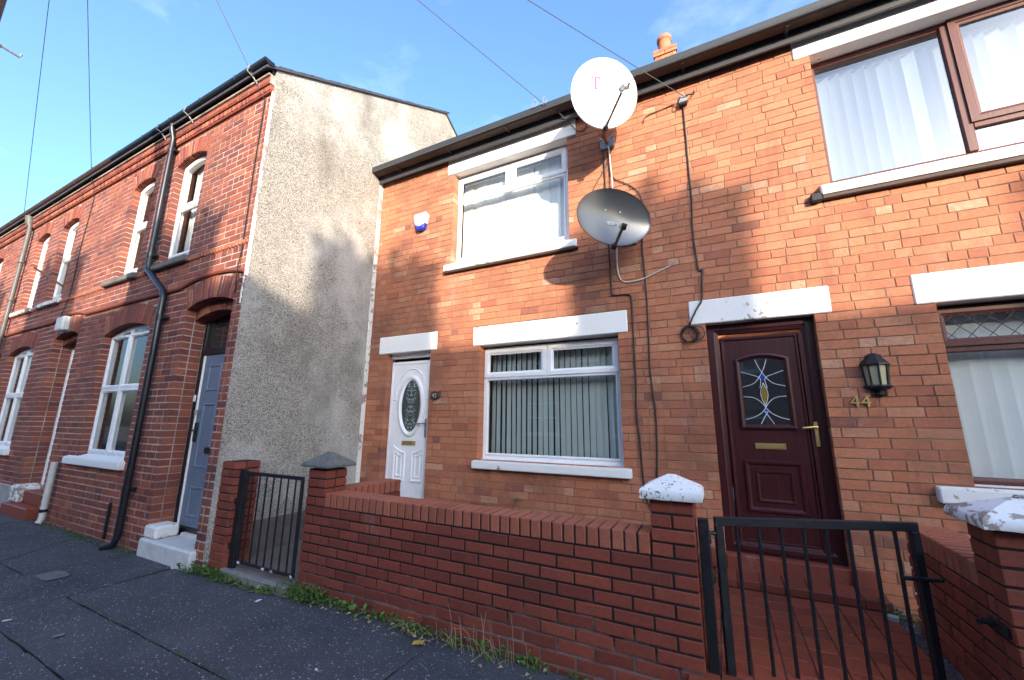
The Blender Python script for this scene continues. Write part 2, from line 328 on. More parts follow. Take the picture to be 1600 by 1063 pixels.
def lay(fr, s0, s1, z0, ztop, gauge, blocked, L=.225, joint=.009, bond='stretch', depth=.05, rng=None, shift=0., jamb=None):
    """courses of bricks along a wall; blocked(zlo, zhi) -> closed intervals; returns brick records"""
    rng = rng or R; out = []; i = 0; z = z0
    while z+gauge*.55 < ztop:
        zt = min(z+gauge, ztop); holes = sorted(blocked(z, zt)) if blocked else []
        runs, a = [], s0
        for h0, h1 in holes:
            if h0 > a+.02: runs.append((a, min(h0, s1)))
            a = max(a, h1)
        if a < s1-.02: runs.append((a, s1))
        off = (i % 2)*L/2+shift
        hdr = bond == 'terrace' and i % 4 == 2
        cuts = []
        if bond == 'mixed':
            p = s0-L+rng.uniform(0, L)
            while p < s1+L: cuts.append(p); p += L if rng.random() < .74 else L/2
        else:
            st = L/2 if hdr else L; p = s0-L+off % L
            while p < s1+L: cuts.append(p); p += st
        for a, b in runs:
            cs = [a]+[c for c in cuts if a+.055 < c < b-.055]+[b]
            for q0, q1 in zip(cs, cs[1:]):
                jl = 0 if q0 == a else joint/2; jr = 0 if q1 == b else joint/2
                dd = jamb if jamb and ((q0 == a and a > s0) or (q1 == b and b < s1)) else depth
                out.append((fr, q0+jl, q1-jr, z+joint/2, zt-joint/2, dd))
        z += gauge; i += 1
    return out
def emit(recs, parent, mat, limit=300, name='brick', ch=.004, rng=None, tone=None):
    rng = rng or R; scored = []
    for r in recs:
        fr, a, b, z0, z1, d = r; pa = px(*to_world(fr, a, 0, z0)); pb = px(*to_world(fr, b, 0, z1)); sc = 0
        if pa and pb:
            u, v = (pa[0]+pb[0])/2, (pa[1]+pb[1])/2
            if -10 < u < 1610 and -10 < v < 1073: sc = abs(pa[0]-pb[0])*abs(pa[1]-pb[1])+math.hypot(pa[0]-pb[0], pa[1]-pb[1])
        scored.append((sc, r))
    scored.sort(key=lambda q: -q[0]); w = wloc(parent); rest = MB(); nrest = 0
    for n, (sc, r) in enumerate(scored):
        fr, a, b, z0, z1, d = r; L, h = b-a, z1-z0
        var = min(NV-1, max(0, int((tone(rng) if tone else rng.gauss(.5, .2))*NV)))
        me = brick_mesh(L, h, d, mat, var, ch); rl = max(.01, round(L*100)/100)
        cx, cy, cz = to_world(fr, (a+b)/2, rng.uniform(-.0018, .0018), (z0+z1)/2)
        ry = rng.gauss(0, .0022)
        if n < limit and sc > 0:
            o = bpy.data.objects.new(name, me); COL.objects.link(o); o.parent = parent
            o.location = (cx-w.x, cy-w.y, cz-w.z); o.rotation_euler = (0, ry, fr[2]); o.scale = (L/rl, 1, 1)
        else:
            mt = Matrix.Translation((cx, cy, cz)) @ Matrix.Rotation(fr[2], 4, 'Z') @ Matrix.Rotation(ry, 4, 'Y') @ Matrix.Diagonal((L/rl, 1, 1, 1))
            rest.add([mt @ v.co for v in me.vertices], [tuple(p.vertices) for p in me.polygons], (var+.5)/NV); nrest += 1
    if nrest: rest.build('brickwork', mat, parent, kind='stuff')
def panel(fr, s0, s1, z0, z1, holes, y, parent, mat, name='wall', back=None):
    """mortar bed as one sheet with holes and returns; back = depth of the wall body"""
    xs = sorted({s0, s1, *[h[0] for h in holes], *[h[1] for h in holes]}); zs = sorted({z0, z1, *[h[2] for h in holes], *[h[3] for h in holes]})
    xs = [x for x in xs if s0 <= x <= s1]; zs = [q for q in zs if z0 <= q <= z1]; mb = MB()
    inh = lambda x, q: any(h[0] < x < h[1] and h[2] < q < h[3] for h in holes)
    for a, b in zip(xs, xs[1:]):
        for c, d in zip(zs, zs[1:]):
            if not inh((a+b)/2, (c+d)/2): mb.poly([to_world(fr, a, y, c), to_world(fr, b, y, c), to_world(fr, b, y, d), to_world(fr, a, y, d)])
    return mb.build(name, mat, parent)
def voussoirs(parent, mat, x0, x1, spring, rise, th, y, n, depth=.06, rng=R):
    hw = (x1-x0)/2; Rd = (hw*hw+rise*rise)/(2*rise); xc = (x0+x1)/2; zc = spring+rise-Rd; ph = math.asin(hw/Rd)
    for k in range(n):
        a0 = -ph+2*ph*k/n+.007/Rd; a1 = -ph+2*ph*(k+1)/n-.007/Rd
        P = lambda a, r: (xc+math.sin(a)*r, zc+math.cos(a)*r)
        mb = MB(); jy = rng.uniform(-.002, .002); pl = [P(a0, Rd), P(a1, Rd), P(a1, Rd+th), P(a0, Rd+th)]
        mb.loops([[(x, y+depth, z) for x, z in pl], [(x, y+jy+.003, z) for x, z in pl], [(x, y+jy, z) for x, z in inset(pl, .003)]], cap0=True, cap1=True, tone=min(.95, max(.05, rng.gauss(.48, .2))))
        mb.build('arch_brick', mat, parent)
    # soffit behind the ring, back to the frame
    pts = [(xc+math.sin(-ph+2*ph*k/12)*Rd, zc+math.cos(-ph+2*ph*k/12)*Rd) for k in range(13)]
    mb = MB()
    for (ax, az), (bx, bz) in zip(pts, pts[1:]): mb.add([(ax, y+depth, az), (bx, y+depth, bz), (bx, y+.34, bz), (ax, y+.34, az), (ax, y+depth, az+.2), (bx, y+depth, bz+.2), (bx, y+.34, bz+.2), (ax, y+.34, az+.2)], [(0, 1, 2, 3), (4, 5, 6, 7), (0, 1, 5, 4), (2, 3, 7, 6)], .4)
    mb.build('arch_soffit', mat, parent)
# ------------------------------------------------------------------ windows, rooms, blinds
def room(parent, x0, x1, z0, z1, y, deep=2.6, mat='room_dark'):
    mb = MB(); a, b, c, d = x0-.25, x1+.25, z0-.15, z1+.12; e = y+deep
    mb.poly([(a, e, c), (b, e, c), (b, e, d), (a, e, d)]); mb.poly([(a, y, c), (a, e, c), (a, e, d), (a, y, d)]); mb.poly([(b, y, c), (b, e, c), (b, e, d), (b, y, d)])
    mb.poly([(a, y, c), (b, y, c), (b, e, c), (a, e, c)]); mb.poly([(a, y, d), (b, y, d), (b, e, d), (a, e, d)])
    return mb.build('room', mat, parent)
def pane(parent, x0, x1, z0, z1, y, mat='glass', rise=0):
    return MB().poly([(x, y, z) for x, z in outline(x0, x1, z0, z1, rise)]).build('pane', mat, parent)
def win_frame(house, x0, x1, z0, z1, y, mat, w=.05, rise=0, dep=.07):
    return ring(MB(), outline(x0, x1, z0, z1, rise), frame_prof(w, dep), y).build('window', mat, house)
def sash(par, x0, x1, z0, z1, y, mat, w=.05, rise=0, glassmat='glass'):
    s = ring(MB(), outline(x0, x1, z0, z1, rise), frame_prof(w, .03), y).build('sash', mat, par)
    pane(par, x0+w*.8, x1-w*.8, z0+w*.8, z1-(w*.8 if not rise else 0), y+.02, glassmat, max(0, rise-w*.6)); return s
def bar(par, x0, x1, z0, z1, y0, y1, mat, name='glazing_bar', c=.005):
    return MB().box(x0, x1, y0, y1, z0, z1, c=c).build(name, mat, par)
def blind(label, x0, x1, z0, z1, y, pitch, ang, mat, width=.089, jit=.06, cat='blind'):
    b = thing('vertical_blind', label, cat, ((x0+x1)/2, y, z0)); rng = random.Random(int(abs(x0)*1000))
    MB().box(x0, x1, y-.02, y+.02, z1, z1+.035).build('headrail', 'upvc_white', b)
    n = int((x1-x0)/pitch); me = None
    for i in range(n+1):
        mb = None
        if me is None:
            mb = MB(); k = 5
            lo = [(width*(j/k-.5), .004*math.sin(math.pi*j/k), 0) for j in range(k+1)]
            mb.loops([[(p[0], p[1], 0) for p in lo]+[(p[0], p[1]+.0012, 0) for p in lo[::-1]], [(p[0], p[1], z1-z0) for p in lo]+[(p[0], p[1]+.0012, z1-z0) for p in lo[::-1]]], cap0=True, cap1=True)
            me = mb.mesh('slat', mat)
        o = bpy.data.objects.new('slat', me); COL.objects.link(o); o.parent = b
        o.location = (x0+pitch*(i+.5)-(x0+x1)/2+rng.uniform(-.004, .004), rng.uniform(-.003, .003), 0); o.rotation_euler = (rng.gauss(0, .003), rng.gauss(0, .004), ang+rng.gauss(0, jit))
    return b
def text_mesh(txt, size, depth):
    cu = bpy.data.curves.new('t', 'FONT'); cu.body = txt; cu.size = size; cu.extrude = depth; cu.align_x = 'CENTER'; cu.align_y = 'CENTER'
    o = bpy.data.objects.new('t', cu); COL.objects.link(o); dg = bpy.context.evaluated_depsgraph_get()
    me = bpy.data.meshes.new_from_object(o.evaluated_get(dg)); bpy.data.objects.remove(o); bpy.data.curves.remove(cu); return me
def put_text(txt, size, depth, x, y, z, mat, parent, name):
    me = text_mesh(txt, size, depth); me.materials.clear(); me.materials.append(M[mat]); o = bpy.data.objects.new(name, me); COL.objects.link(o)
    w = wloc(parent) if parent else Vector(); o.parent = parent; o.location = Vector((x, y, z))-w; o.rotation_euler = (math.pi/2, 0, 0); return o
# ================================================================== SETTING
YF, YT, YW, XG = 4.2, 2.3685, 2.5245, -4.4756         # facade, terrace front, garden wall front, gable plane
gz = lambda x: -.035-.004*x
ground = struct(MB().box(-150, 150, -150, 150, -.9, -.35).build('ground', 'ground_dirt'))
road = struct(MB().box(-60, 60, -6.0, -.75, -.5, -.17).build('road', 'road_asphalt'))
kerb = struct(MB().box(-40, 40, -.75, -.6, -.4, -.04, c=.015).build('kerb', 'concrete'))
far_pavement = struct(MB().box(-60, 60, -8.2, -6.0, -.4, -.045).build('far_pavement', 'road_asphalt'))
mb = MB(); mb.add([(-40, -.6, gz(-40)-.016), (40, -.6, gz(40)-.016), (40, 4.3, gz(40)-.016), (-40, 4.3, gz(-40)-.016)], [(0, 1, 2, 3)])
pavement = struct(mb.build('pavement', 'moss'))
def slab(x0, x1, y0, y1, skew0=0., skew1=0.):
    g = .006; rr = random.Random(int(x0*100+y0*1000)); t_ = rr.random(); dz = rr.uniform(-.003, .003)
    P = [(x0+skew0*0+g, y0+g), (x1-g, y0+g), (x1+skew1-g, y1-g), (x0+skew0+g, y1-g)]; mb = MB()
    # rounded, slightly wandering edges
    Q = []
    for (ax, ay), (bx, by) in zip(P, P[1:]+P[:1]):
        n = max(2, int(math.hypot(bx-ax, by-ay)/.16))
        for k in range(n): Q.append((ax+(bx-ax)*k/n+rr.uniform(-.006, .006), ay+(by-ay)*k/n+rr.uniform(-.006, .006)))
    I = inset(Q, .009)
    lo = [(x, y, gz(x)-.05) for x, y in Q]; mi = [(x, y, gz(x)-.010+dz) for x, y in Q]; hi = [(x, y, gz(x)+dz) for x, y in I]
    mb.loops([lo, mi, hi], cap1=True, tone=t_)
    return mb.build('paving_slab', 'paving', pavement)
rowA = [(-13.2, -11.6), (-11.6, -10.2), (-10.2, -8.75), (-8.75, -7.6), (-7.6, -6.5), (-6.5, -5.8), (-4.83, -1.81), (-1.81, .35), (.35, 2.4), (2.4, 5)]
for x0, x1 in rowA:
    k0 = -.55 if x0 in (-6.5,) else 0; k1 = -.55 if x1 == -6.5 else 0
    if x1 == -5.8: slab(x0, x1, 1.585, 2.36, -.55, 0)
    else: slab(x0, x1, 1.585, 2.36 if x0 < -5 else 2.52, k0, k1)
slab(-5.8, -4.83, 1.165, 2.43, 0, -.06)
for x0, x1 in [(-13.2, -11), (-11, -9), (-9, -7.4), (-7.4, -5.8), (-4.83, -2.6), (-2.6, -.4), (-.4, 1.8), (1.8, 5)]: slab(x0, x1, 1.165, 1.585)
for x0, x1 in [(-13.2, -10), (-10, -7.9), (-7.9, -5.9), (-5.9, -3.9), (-3.9, -1.7), (-1.7, .5), (.5, 2.7), (2.7, 5)]: slab(x0, x1, .35, 1.165)
for x0, x1 in [(-13.2, -9), (-9, -6.7), (-6.7, -4.5), (-4.5, -2.3), (-2.3, -.1), (-.1, 2.1), (2.1, 5)]: slab(x0, x1, -.6, .35)
# garden ground, paths and steps behind the walls
struct(MB().box(-4.47, -3.35, 2.46, YF-.006, -.3, .035).build('front_path', 'concrete_dark'))
struct(MB().box(-4.25, -3.318, 2.40, 2.46, -.3, .045, c=.012).build('gate_threshold', 'concrete_mid'))
struct(MB().box(-3.125, -.2, 2.74, YF-.006, -.3, .09).build('garden_bed', 'gravel'))
struct(MB().box(1.22, 4.4, 2.84, YF-.006, -.3, .09).build('garden_bed', 'gravel'))
struct(MB().box(.925, .998, 2.45, YF-.006, -.3, .118).build('gravel_strip', 'gravel'))
tp = struct(MB().box(-.176, .925, 2.47, 3.92, -.3, .120).build('tiled_path', 'mortar_black'))
nx, ny = 7, 9; tw, tdp = .1473, .1625
tile_me = [MB().box(-tw/2+.003, tw/2-.003, -tdp/2+.003, tdp/2-.003, -.01, .011, tone=(k+.5)/6, c=.003).mesh('tile', 'tile_red') for k in range(6)]
for i in range(nx+1):
    for j in range(ny):
        o = bpy.data.objects.new('tile', R.choice(tile_me)); COL.objects.link(o); o.parent = tp
        x = .182-.1473*2.5+tw*i-.0; 
        if x > .88: continue
        o.location = (x, 3.915-tdp*(j+.5), .1205+R.uniform(-.0008, .0008)); o.rotation_euler = (R.gauss(0, .004), R.gauss(0, .004), R.gauss(0, .003))
st = struct(MB().box(-.15, .945, 3.925, 4.19, -.1, .176).build('doorstep', 'mortar_black'))
for i in range(7):
    for kind, (y0, y1, z0, z1) in (('tile', (3.945, 4.19, .176, .192)), ('nosing_tile', (3.912, 3.942, .136, .194))):
        MB().box(-.147+.156*i, -.147+.156*(i+1)-.005, y0, y1, z0, z1, tone=R.random()*.5, c=.004).build(kind, 'tile_red', st)
# ================================================================== HOUSES 42 and 44
FR = frame_at(0, YF, 0); XB = -.5; ZTOP = 5.105
h42 = thing('terraced_house', 'orange brick house with a white oval-glazed front door and white window frames', 'house', (XB-2, YF, 0), 'low brick houses set back behind front gardens')
h44 = thing('terraced_house', 'orange brick house with a dark maroon front door and brown window frames', 'house', (XB+2, YF, 0), 'low brick houses set back behind front gardens')
op42 = [(-4.12, -3.361, .035, 2.333), (-2.60, -.896, .95, 2.333), (-3.095, -1.41, 3.46, 4.86)]
op44 = [(-.059, .794, .18, 2.333), (1.5726, 3.25, .95, 2.333), (1.0556, 3.25, 3.47, 4.895)]
lin42 = [(-4.2815, -3.265, 2.325, 2.571), (-2.696, -.792, 2.3245, 2.564), (-3.2075, -1.297, 4.862, 5.095)]
lin44 = [(-.195, .921, 2.3345, 2.573), (1.453, 3.4, 2.333, 2.579), (.927, 3.4, 4.896, 5.096)]
def house_front(h, x0, x1, ops, lins, seed):
    rng = random.Random(seed)
    bl = lambda a, b: [(o[0], o[1]) for o in ops+lins if min(b, o[3])-max(a, o[2]) > .03]
    # courses hung from the lintel line so that the heads come out level
    g = .0803; z0 = 2.333-g*29
    rec = lay(FR, x0, x1, z0, ZTOP, g, bl, .2275, .0075, 'mixed', .05, rng, jamb=.125)
    emit(rec, h, 'brick_orange', 300, rng=rng, ch=.0028, tone=lambda r: min(.99, max(.01, r.gauss(.55, .16) if r.random() > .05 else r.choice([.08, .9, .95, .15]))))
    panel(FR, x0, x1, -.1, ZTOP+.1, ops, .0048, h, 'mortar_tan')
    for o in ops:
        MB().poly([(o[0]-.0015, YF+.008, o[2]), (o[0]-.0015, YF+.135, o[2]), (o[0]-.0015, YF+.135, o[3]), (o[0]-.0015, YF+.008, o[3])]).poly([(o[1]+.0015, YF+.008, o[2]), (o[1]+.0015, YF+.135, o[2]), (o[1]+.0015, YF+.135, o[3]), (o[1]+.0015, YF+.008, o[3])]).build('jamb_mortar', 'mortar_tan', h)
    for o in lins:
        l = MB().box(o[0], o[1], YF-.013, YF+.17, o[2], o[3], c=.008).build('lintel', 'white_flaking' if abs(o[0]+.195) < .01 else 'white_masonry', h)
        if abs(o[0]+.195) < .01: l['label'] = 'white lintel with paint flaking at its left end'
house_front(h42, XG+.004, XB, op42, lin42, 42)
house_front(h44, XB, 4.0, op44, lin44, 44)
def shell(h, x0, x1):
    # body of the house: party walls, back, and the roof with its eaves
    MB().box(x0, x0+.02, YF+.02, 11.7, -.1, ZTOP).box(x1-.02, x1, YF+.02, 11.7, -.1, ZTOP).box(x0, x1, 11.7, 11.8, -.1, ZTOP).build('party_wall', 'brick_orange', h, kind='stuff')
    rf = MB(); ya, yb, zr, za = 4.0, 7.95, 7.58, 5.25
    S = [(ya, za), (yb, zr), (11.9, za), (11.9, za-.05), (yb, zr-.06), (ya, za-.045)]
    rf.loops([[(x0, y, z) for y, z in S], [(x1, y, z) for y, z in S]], cap0=True, cap1=True)
    roof = rf.build('roof', 'slate', h)
    MB().box(x0, x1, 4.11, 4.135, 5.035, 5.24, c=.003).build('fascia_board', 'fascia', h)
    MB().box(x0, x1, 4.136, YF+.01, 5.092, 5.106).build('soffit_board', 'soffit_brown', h)
    # box gutter: grey front, rusty underside
    sec = [(3.952, 5.235), (3.946, 5.228), (3.950, 5.165), (3.966, 5.146), (4.07, 5.140), (4.085, 5.150), (4.085, 5.236), (4.078, 5.236), (4.078, 5.156), (3.968, 5.158), (3.958, 5.17), (3.958, 5.235)]
    g = MB(); g.loops([[(x0, y, z) for y, z in sec], [(x1, y, z) for y, z in sec]], cap0=True, cap1=True); gut = g.build('gutter', 'gutter_grey', h)
    MB().box(x0, x1, 3.968, 4.072, 5.1335, 5.1405, c=.002).build('gutter_base', 'soffit_brown', gut); MB().box(x0, x1, 3.9405, 3.952, 5.142, 5.152, c=.003).build('gutter_lip_highlight', 'gutter_highlight', gut)  # pale strip paints a highlight along the gutter's lower front edge
    MB().box(x0-.003, x0+.004, 3.947, 4.085, 5.145, 5.235).build('gutter_end', 'gutter_grey', gut)
    x = x0+.45
    while x < x1: MB().box(x-.014, x+.014, 3.99, 4.11, 5.122, 5.132).build('gutter_bracket', 'gutter_grey', gut); x += .93
    return roof
roof42 = shell(h42, XG+.004, XB); roof44 = shell(h44, XB+.002, 4.0)
# chimney behind the ridge of 44
CX0, CX1, CY0 = -.60, -.19, 7.62
ck = MB().box(CX0+.006, CX1-.006, CY0+.006, 8.3, 7.0, 9.04).build('chimney', 'mortar_tan', h44)
rec = lay(frame_at(CX0, CY0, 0), 0, CX1-CX0, 7.3, 8.90, .08, None, .225, .009, depth=.05)+lay(frame_at(CX0-.025, CY0-.025, 0), 0, CX1-CX0+.05, 8.90, 9.06, .08, None, .225, .009, depth=.08)
rec += lay(frame_at(CX0, 8.3, -math.pi/2), 0, 8.3-CY0, 7.3, 8.90, .08, None, .225, .009)+lay(frame_at(CX1, CY0, math.pi/2), 0, 8.3-CY0, 7.3, 8.90, .08, None, .225, .009)
emit(rec, ck, 'brick_orange', 60)
MB().box(CX0+.02, CX1-.02, CY0+.02, 8.3, 9.04, 9.075).build('flaunching', 'concrete', ck)
pr_ = [(.12, 9.0), (.135, 9.05), (.125, 9.38), (.15, 9.41), (.15, 9.48), (.13, 9.505), (.105, 9.505), (.1, 9.3)]
MB().loops([[(-.405+r*math.cos(k*math.pi/10), CY0+.2+r*math.sin(k*math.pi/10), z) for k in range(20)] for r, z in pr_]).build('chimney_pot', 'terracotta', ck, smooth=True)
# ---- sills
def sill(h, x0, x1, z0, z1, yb=YF+.135, rise=.02, fwd=.065, mat='white_masonry'):
    mb = MB(); S = [(YF-fwd, z0), (YF-fwd, z1), (yb, z1+rise), (yb, z0+.002)]
    mb.loops([[(x0, y, z) for y, z in S], [(x1, y, z) for y, z in S]], cap0=True, cap1=True); o = mb.build('window_sill', mat, h)
    bm = bmesh.new(); bm.from_mesh(o.data); bmesh.ops.bevel(bm, geom=bm.edges[:], offset=.007, segments=2, affect='EDGES'); bm.to_mesh(o.data); bm.free(); return o
sill(h42, -2.64, -.818, .866, .948); s_ = sill(h42, -3.172, -1.317, 3.378, 3.462, rise=.09, mat='white_flaking'); s_['label'] = 'white sill with chipped paint along its lower edge'
sill(h44, .97, 3.3, 3.402, 3.486, rise=.1); sill(h44, 1.36, 3.4, .845, .952, mat='white_flaking')
MB().box(-3.18, -1.30, YF-.05, YF+.1, 3.352, 3.3775, c=.004).build('under_sill', 'soffit_brown', h42)
MB().box(.888, .972, YF-.06, YF+.1, 3.352, 3.43, c=.008).build('sill_end', 'black_metal', h44); MB().box(.973, 3.3, YF-.052, YF+.1, 3.362, 3.4, c=.006).build('under_sill', 'soffit_brown', h44)
# ---- white windows of 42
def white_window(x0, x1, z0, z1, ztr, gm, glass_fan, y=4.33):
    w = win_frame(h42, x0, x1, z0, z1, y, 'upvc_white', .05)
    xm = glass_fan; bar(w, x0+.048, x1-.048, ztr-.03, ztr+.03, y-.001, y+.06, 'upvc_white', 'transom'); bar(w, xm-.035, xm+.035, ztr+.03, z1-.048, y-.001, y+.06, 'upvc_white', 'mullion')
    for a, b in ((x0+.022, xm-.012), (xm+.012, x1-.022)): sash(w, a, b, ztr-.012, z1-.02, y-.014, 'upvc_white', .068)
    ring(MB(), outline(x0+.046, x1-.046, z0+.046, ztr-.028), [(0, 0), (.012, 0), (.02, -.012), (.02, -.03), (0, -.03)], y-.003).build('glazing_bead', 'upvc_white', w)
    pane(w, x0+.05, x1-.05, z0+.05, ztr-.03, y+.025)
    return w
white_window(-2.612, -.905, .966, 2.303, 1.945, 0, -1.755); white_window(-3.125, -1.445, 3.556, 4.85, 4.492, 0, -2.262)
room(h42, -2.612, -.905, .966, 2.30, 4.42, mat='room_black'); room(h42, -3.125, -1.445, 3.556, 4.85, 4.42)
blind('half open pale green vertical blind in the ground floor window beside the white door', -2.57, -.93, 1.0, 2.26, 4.47, .070, -.58, 'blind_green', .089, .035)
blind('closed white vertical blind in the upstairs window above the white door', -3.09, -1.47, 3.58, 4.8, 4.47, .074, -.13, 'blind_white', .089, .045)
# ---- brown windows of 44
def brown_windows():
    y = 4.33; B = 'upvc_brown'
    w = win_frame(h44, 1.064, 3.2, 3.565, 4.884, y, B, .046); pane(w, 1.105, 2.02, 3.60, 4.845, y+.02, 'tinted_glass')
    bar(w, 2.012, 2.075, 3.61, 4.86, y-.006, y+.06, B, 'mullion'); bar(w, 2.075, 3.155, 3.815, 3.872, y-.006, y+.06, B, 'transom')
    sash(w, 2.062, 3.165, 3.862, 4.892, y-.022, B, .075, 0, 'tinted_glass'); pane(w, 2.075, 3.155, 3.605, 3.82, y+.02, 'tinted_glass')
    w = win_frame(h44, 1.55, 3.2, .948, 2.315, y, B, .07); pane(w, 1.62, 3.13, 1.018, 1.955, y+.02)
    bar(w, 1.62, 3.13, 1.955, 2.01, y-.004, y+.06, B, 'transom'); s_ = sash(w, 1.585, 2.39, 2.0, 2.305, y-.02, B, .062); sash(w, 2.40, 3.17, 2.0, 2.305, y-.02, B, .062)
    # diamond leading on the top light
    for x0, x1 in ((1.642, 2.333),):
        for k in range(-3, 9):
            for sg in (1, -1):
                za, zb = 2.058, 2.248; p = x0+.115*k; a, b = (p, za), (p+.17*1., zb)
                if sg < 0: a, b = (p, zb), (p+.17, za)
                pts = [a, b]; t0, t1 = 0., 1.
                if a[0] < x0: t0 = (x0-a[0])/(b[0]-a[0])
                if b[0] > x1: t1 = (x1-a[0])/(b[0]-a[0])
                if t1-t0 < .08: continue
                q = lambda t: (a[0]+(b[0]-a[0])*t, y-.004, a[1]+(b[1]-a[1])*t)
                MB().tube([q(t0), q(t1)], .0032, 5).build('lead_strip', 'lead_grey', w)
brown_windows()
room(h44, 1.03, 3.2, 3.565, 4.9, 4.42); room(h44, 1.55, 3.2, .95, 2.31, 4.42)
blind('wide closed white vertical blind in the upstairs brown framed window', 1.04, 3.19, 3.58, 4.80, 4.48, .092, -.62, 'blind_white', .127, .07)
blind('closed white vertical blind in the ground floor brown framed window', 1.56, 3.19, 1.0, 2.27, 4.46, .106, -.09, 'blind_white', .127, .012)
# ---- white door of 42
def ellipse(cx, cz, rx, rz, n=36, a0=0, a1=2*math.pi): return [(cx+rx*math.cos(a0+(a1-a0)*k/n), cz+rz*math.sin(a0+(a1-a0)*k/n)) for k in range(n)]
def leaf_panel(par, poly, w, h, y, mat, name='door_moulding'): return ring(MB(), poly, mould_prof(w, h), y).build(name, mat, par, smooth=False)
def white_door():
    y = 4.30; W = 'upvc_white'
    d = MB().box(-4.112, -3.452, y, y+.05, .16, 2.215, c=.003).build('front_door', W, h42)
    fr = ring(MB(), outline(-4.20, -3.37, .13, 2.335), frame_prof(.075, .07), y-.016).build('door_frame', W, d)
    ring(MB(), outline(-4.095, -3.468, .19, 2.195), [(0, 0), (.006, .006), (.018, .006), (.024, 0)], y).build('edge_bead', W, d)
    cx, cz = -3.73, 1.605
    ring(MB(), ellipse(cx, cz, .228, .415, 44), [(0, 0), (.012, .02), (.035, .026), (.055, .012), (.07, .004)], y).build('oval_frame', W, d, smooth=True)
    MB().poly([(x, y-.005, z) for x, z in ellipse(cx, cz, .165, .352, 44)]).build('pane', 'etched_glass', d)
    # raised hood over the oval and the panels under it
    arc = [(cx+.285*math.cos(a), cz+.04+.46*math.sin(a)) for a in [math.pi*(.06+.88*k/20) for k in range(21)]]
    P = [(x, z) for x, z in arc]; MB().tube([(x, y-.004, z) for x, z in P], .009, 6).build('hood_moulding', W, d)
    for sx in (-1, 1): MB().box(cx+sx*.285-.035, cx+sx*.285+.035, y-.012, y, cz+.075, cz+.095, c=.003).build('hood_stop', W, d)
    for sx in (-1, 1):
        xo, xi = cx+sx*.262, cx+sx*.048
        top = [(xi+(xo-xi)*k/6, 1.0+.085*(k/6)**1.8) for k in range(7)]
        poly = [(xi, .62)]+top+[(xo, .62)]
        leaf_panel(d, poly, .04, .014, y, W); leaf_panel(d, inset(poly, .055), .03, .012, y, W)
    MB().box(cx-.118, cx+.118, y-.012, y, 1.085, 1.142, c=.004).build('letter_plate', 'brass', d); MB().box(cx-.095, cx+.095, y-.017, y-.012, 1.097, 1.13, c=.003).build('letter_flap', 'brass', d)
    MB().box(-3.462-.018, -3.462+.012, y-.01, y, 1.19, 1.43, c=.003).build('handle_plate', 'steel', d)
    MB().tube([(-3.465, y-.005, 1.37), (-3.465, y-.05, 1.37), (-3.50, y-.055, 1.37), (-3.585, y-.05, 1.365)], .009, 8).build('door_handle', 'steel', d, smooth=True)
    MB().box(-4.2, -3.362, YF-.03, 4.38, -.1, .13, c=.006).build('door_step', 'concrete', h42)
white_door()
